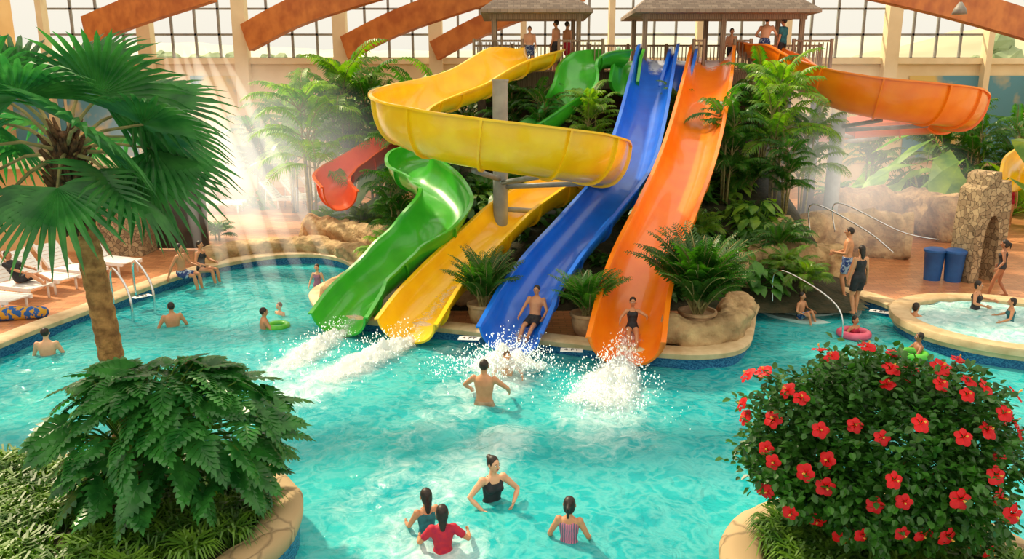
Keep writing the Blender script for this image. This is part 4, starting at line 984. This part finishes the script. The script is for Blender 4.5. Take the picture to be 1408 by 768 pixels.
# ---------------- furniture
ln=thing('lounge_chair',(0,0,0),label="white plastic sun lounger with raised backrest",cat='lounge chair',group='poolside loungers')
mb=MB()
for i in range(12): mb.box((.08+i*.1,0,.34),(.085,.58,.03))
for s in(-1,1): mb.box((.6,s*.31,.33),(1.32,.06,.09))
mk('seat',mb,M['white'],smooth=False,parent=ln,center=False)
mb=MB();m=Matrix.Rotation(math.radians(50),3,'Y')
for i in range(7): mb.box(V((0,0,.35))+m@V((-.05-i*.105,0,0)),(.09,.58,.03),mx=m)
for s in(-1,1): mb.box(V((0,s*.31,.35))+m@V((-.38,0,0)),(.78,.06,.07),mx=m)
mk('backrest',mb,M['white'],smooth=False,parent=ln,center=False)
for x in(.12,1.1):
    for s in(-1,1):
        mb=MB();mb.tube([(x,s*.3,0),(x,s*.3,.34)],.03,8);mk('leg',mb,M['white'],parent=ln,center=False)
mb=MB();mb.tube([(-.35,-.3,0),(-.3,-.3,.6)],.02,8);mb.tube([(-.35,.3,0),(-.3,.3,.6)],.02,8);mk('back_support',mb,M['white'],parent=ln,center=False)
LI=Inst(ln)
for (u,v,rz) in[(20,410,-.35),(60,398,-.35),(100,386,-.35),(150,374,-.4),(-15,428,-.3)]:
    LI.put(G(u,v,ZD)+V((-.4,.2,0)),rz,1.1)
for (u,v,rz) in[(398,285,-.1),(424,281,-.1),(450,277,-.1),(300,292,.1)]:
    LI.put(G(u,v,ZD)+V((-.5,0,0)),rz,1.3)
p=G(30,440,ZD);mb=MB();mb.tube([p+V((-.7,-.1,.14)),p+V((-.2,.05,.16)),p+V((.4,.2,.14))],[.15,.17,.14],14,rnd=True);mk('rolled_towel',mb,M['towel'],label="rolled blue and gold printed pool towel on the deck",cat='towel')
for u,v in((1281,384),(1309,386)):
    p=G(u,v,ZD);t=thing('trash_bin',p,label="blue plastic trash bin with lid",cat='trash bin',group='blue bins')
    mb=MB();mb.rings([[p+V((r_*math.cos(2*pi*k/20),r_*math.sin(2*pi*k/20),z)) for k in range(20)] for r_,z in((.22,0),(.27,.8),(.29,.82))]);mk('body',mb,M['bin'],sharp=50,parent=t)
    mb=MB();mb.rings([[p+V((r_*math.cos(2*pi*k/20),r_*math.sin(2*pi*k/20),z)) for k in range(20)] for r_,z in((.3,.82),(.3,.88),(.2,.93))]);mk('lid',mb,M['bin'],sharp=50,parent=t)
def rail(label,pts,r_=.022):
    mb=MB();mb.tube(cat(pts,8),r_,8);mk('handrail',mb,M['chrome'],label=label,cat='handrail')
for du in(0,34):
    a=G(156+du*.9,417-du*.35,.3);b=a+V((.8,-.75,0))
    rail("curved chrome pool ladder handrail",[a,a+V((0,0,.75)),a.lerp(b,.3)+V((0,0,.92)),b+V((0,0,.4)),b+V((0,0,-.6))],.032)
a=G(1062,418,.3);b=G(1150,462,0);rail("long curved chrome rail over the pool steps",[a,a+V((0,0,.8)),a.lerp(b,.35)+V((0,0,.95)),b+V((0,0,.65)),b+V((.1,-.1,-.4))])
a=G(1150,330,1.2);rail("chrome rail climbing the rock stairs",[a+V((-.6,.5,0.1)),a+V((-.6,.5,1.)),a+V((.6,-.4,.4)),a+V((1.3,-.9,-.2))])
a=G(1190,330,1.2);rail("chrome rail beside the rock stairs",[a+V((-.6,.8,0.1)),a+V((-.6,.8,1.)),a+V((.9,-.2,.3)),a+V((1.9,-.5,.1))])
a=G(1200,285,ZD);rail("arched chrome water sprayer over the far pool",[a,a+V((.1,0,1.4)),a+V((1.,0,2.1)),a+V((1.8,0,1.3)),a+V((2.,0,0))],.05)
fpz=G(1300,285,0);mb=MB();ft=thing('far_spa_pool',V((fpz.x,fpz.y,0)),label="small raised spa pool with rock rim",cat='hot tub')
mb.rings([[V((fpz.x+2.6*math.cos(2*pi*k/32)*q,fpz.y+2.*math.sin(2*pi*k/32)*q,z)) for k in range(32)] for q,z in((1.1,.2),(1.12,.7),(.92,.75),(.9,.55))],cap=False);mk('rock_rim',mb,M['rock'],parent=ft)
mb=MB();mb.add([V((fpz.x+2.4*math.cos(2*pi*k/32),fpz.y+1.85*math.sin(2*pi*k/32),.62)) for k in range(32)],[tuple(range(32))]);mk('water',mb,M['water'],parent=ft)
def ring(label,p,R_,r_,m):
    mb=MB();rs=[[p+V(((R_+r_*math.cos(b))*math.cos(a),(R_+r_*math.cos(b))*math.sin(a),r_*math.sin(b))) for b in[2*pi*j/10 for j in range(10)]] for a in[2*pi*k/24 for k in range(25)]]
    mb.rings(rs,cap=False);mk('swim_ring',mb,M[m],label=label,cat='swim ring')
ring("pink inflatable swim ring around a girl",G(1174,458,.05),.3,.09,'pinkf')
ring("green inflatable swim ring beside a swimmer",G(382,448,.05),.22,.08,'greenf')
ring("green inflatable swim ring by the whirlpool",G(1256,487,.05),.24,.08,'greenf')
def txt(s,size,mt):
    c=bpy.data.curves.new('t','FONT');c.body=s;c.size=size;c.align_x='CENTER';c.align_y='CENTER';c.extrude=.003
    o=bpy.data.objects.new('t',c);COL.objects.link(o);dg=bpy.context.evaluated_depsgraph_get();me=bpy.data.meshes.new_from_object(o.evaluated_get(dg));bpy.data.objects.remove(o)
    me.materials.clear();me.materials.append(mt);return me
tme=txt('4 FT',.17,M['black'])
def marker(u,v,rz):
    p=G(u,v,ZD+.095)
    t=thing('depth_marker',p,label="white pool depth marker tile with black lettering",cat='sign',group='depth markers')
    mb=MB();mb.box(p,(.46,.22,.012),rz);mk('plate',mb,M['white'],smooth=False,parent=t)
    o=bpy.data.objects.new('lettering',tme.copy());COL.objects.link(o);o.parent=t;o.location=(0,0,.012);o.rotation_euler=(0,0,rz)
marker(195,407,.9);marker(645,465,-.12);marker(786,481,-.12);marker(1210,428,-.6)
# ---------------- self-glowing mist and light shaft volumes
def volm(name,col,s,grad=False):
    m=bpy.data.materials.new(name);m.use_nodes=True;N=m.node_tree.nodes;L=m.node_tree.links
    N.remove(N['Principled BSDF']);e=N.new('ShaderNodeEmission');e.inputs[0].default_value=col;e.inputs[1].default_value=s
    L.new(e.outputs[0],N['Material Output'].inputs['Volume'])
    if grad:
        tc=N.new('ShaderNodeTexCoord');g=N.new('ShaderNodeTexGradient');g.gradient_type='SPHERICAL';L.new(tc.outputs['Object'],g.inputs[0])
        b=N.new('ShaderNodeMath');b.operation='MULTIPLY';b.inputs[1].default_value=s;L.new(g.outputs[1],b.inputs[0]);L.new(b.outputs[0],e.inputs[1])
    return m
shm=volm('sunbeam_glow',(1,.9,.7,1),.2)  # shafts emit by themselves to paint sunbeams in the air
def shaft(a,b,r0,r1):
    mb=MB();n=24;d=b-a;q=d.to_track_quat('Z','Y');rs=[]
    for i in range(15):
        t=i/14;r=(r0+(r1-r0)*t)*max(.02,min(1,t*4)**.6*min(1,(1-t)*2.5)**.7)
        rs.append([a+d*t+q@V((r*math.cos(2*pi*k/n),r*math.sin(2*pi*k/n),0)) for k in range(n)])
    mb.rings(rs);mk('light_shaft',mb,shm,label="soft glowing volume painting a sunbeam from the windows",cat='light beam',kind='stuff')
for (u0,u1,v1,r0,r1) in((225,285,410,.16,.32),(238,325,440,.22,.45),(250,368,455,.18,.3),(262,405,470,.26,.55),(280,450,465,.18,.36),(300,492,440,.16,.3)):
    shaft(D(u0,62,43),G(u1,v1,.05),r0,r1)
mm=volm('glowing_mist',(1,.93,.82,1),.17,True)  # steam gives off its own glow in place of scattered light
def mist(c,s):
    mb=MB();mb.ball((0,0,0),1.,None,24,14);o=mk('mist_cloud',mb,mm,label="pale drifting steam with painted glow above the rocks",cat='mist',kind='stuff',center=False);o.location=c;o.scale=s
mist(D(1195,265,25),(3.6,2.5,2.2));mist(D(1150,180,27),(3,2.2,2.8));mist(D(330,230,30),(6,4,4.5))
# ---------------- light, world, camera
w=bpy.data.worlds.new('World');bpy.context.scene.world=w;w.use_nodes=True;N=w.node_tree.nodes;L=w.node_tree.links
bg=N['Background'];tc=N.new('ShaderNodeTexCoord');sx=N.new('ShaderNodeSeparateXYZ');L.new(tc.outputs['Generated'],sx.inputs[0])
r=N.new('ShaderNodeValToRGB');r.color_ramp.elements[0].position=0;r.color_ramp.elements[0].color=(.9,.85,.73,1);r.color_ramp.elements[1].position=.6;r.color_ramp.elements[1].color=(1.42,1.32,1.1,1)
L.new(sx.outputs['Z'],r.inputs[0]);L.new(r.outputs[0],bg.inputs[0]);bg.inputs[1].default_value=1.
s=bpy.data.lights.new('sun','SUN');s.energy=4.8;s.angle=math.radians(3);s.color=(1,.83,.56)
so=bpy.data.objects.new('sun',s);COL.objects.link(so);so.rotation_euler=V((-.55,.5,.75)).to_track_quat('Z','Y').to_euler()
c=bpy.data.cameras.new('camera');c.lens=36*F/1408;c.sensor_width=36;c.clip_end=1000
co=bpy.data.objects.new('camera',c);COL.objects.link(co);co.location=(0,0,H0);co.rotation_euler=(pi/2-PIT,0,0)
bpy.context.scene.camera=co
bpy.context.scene.view_settings.view_transform='Standard'
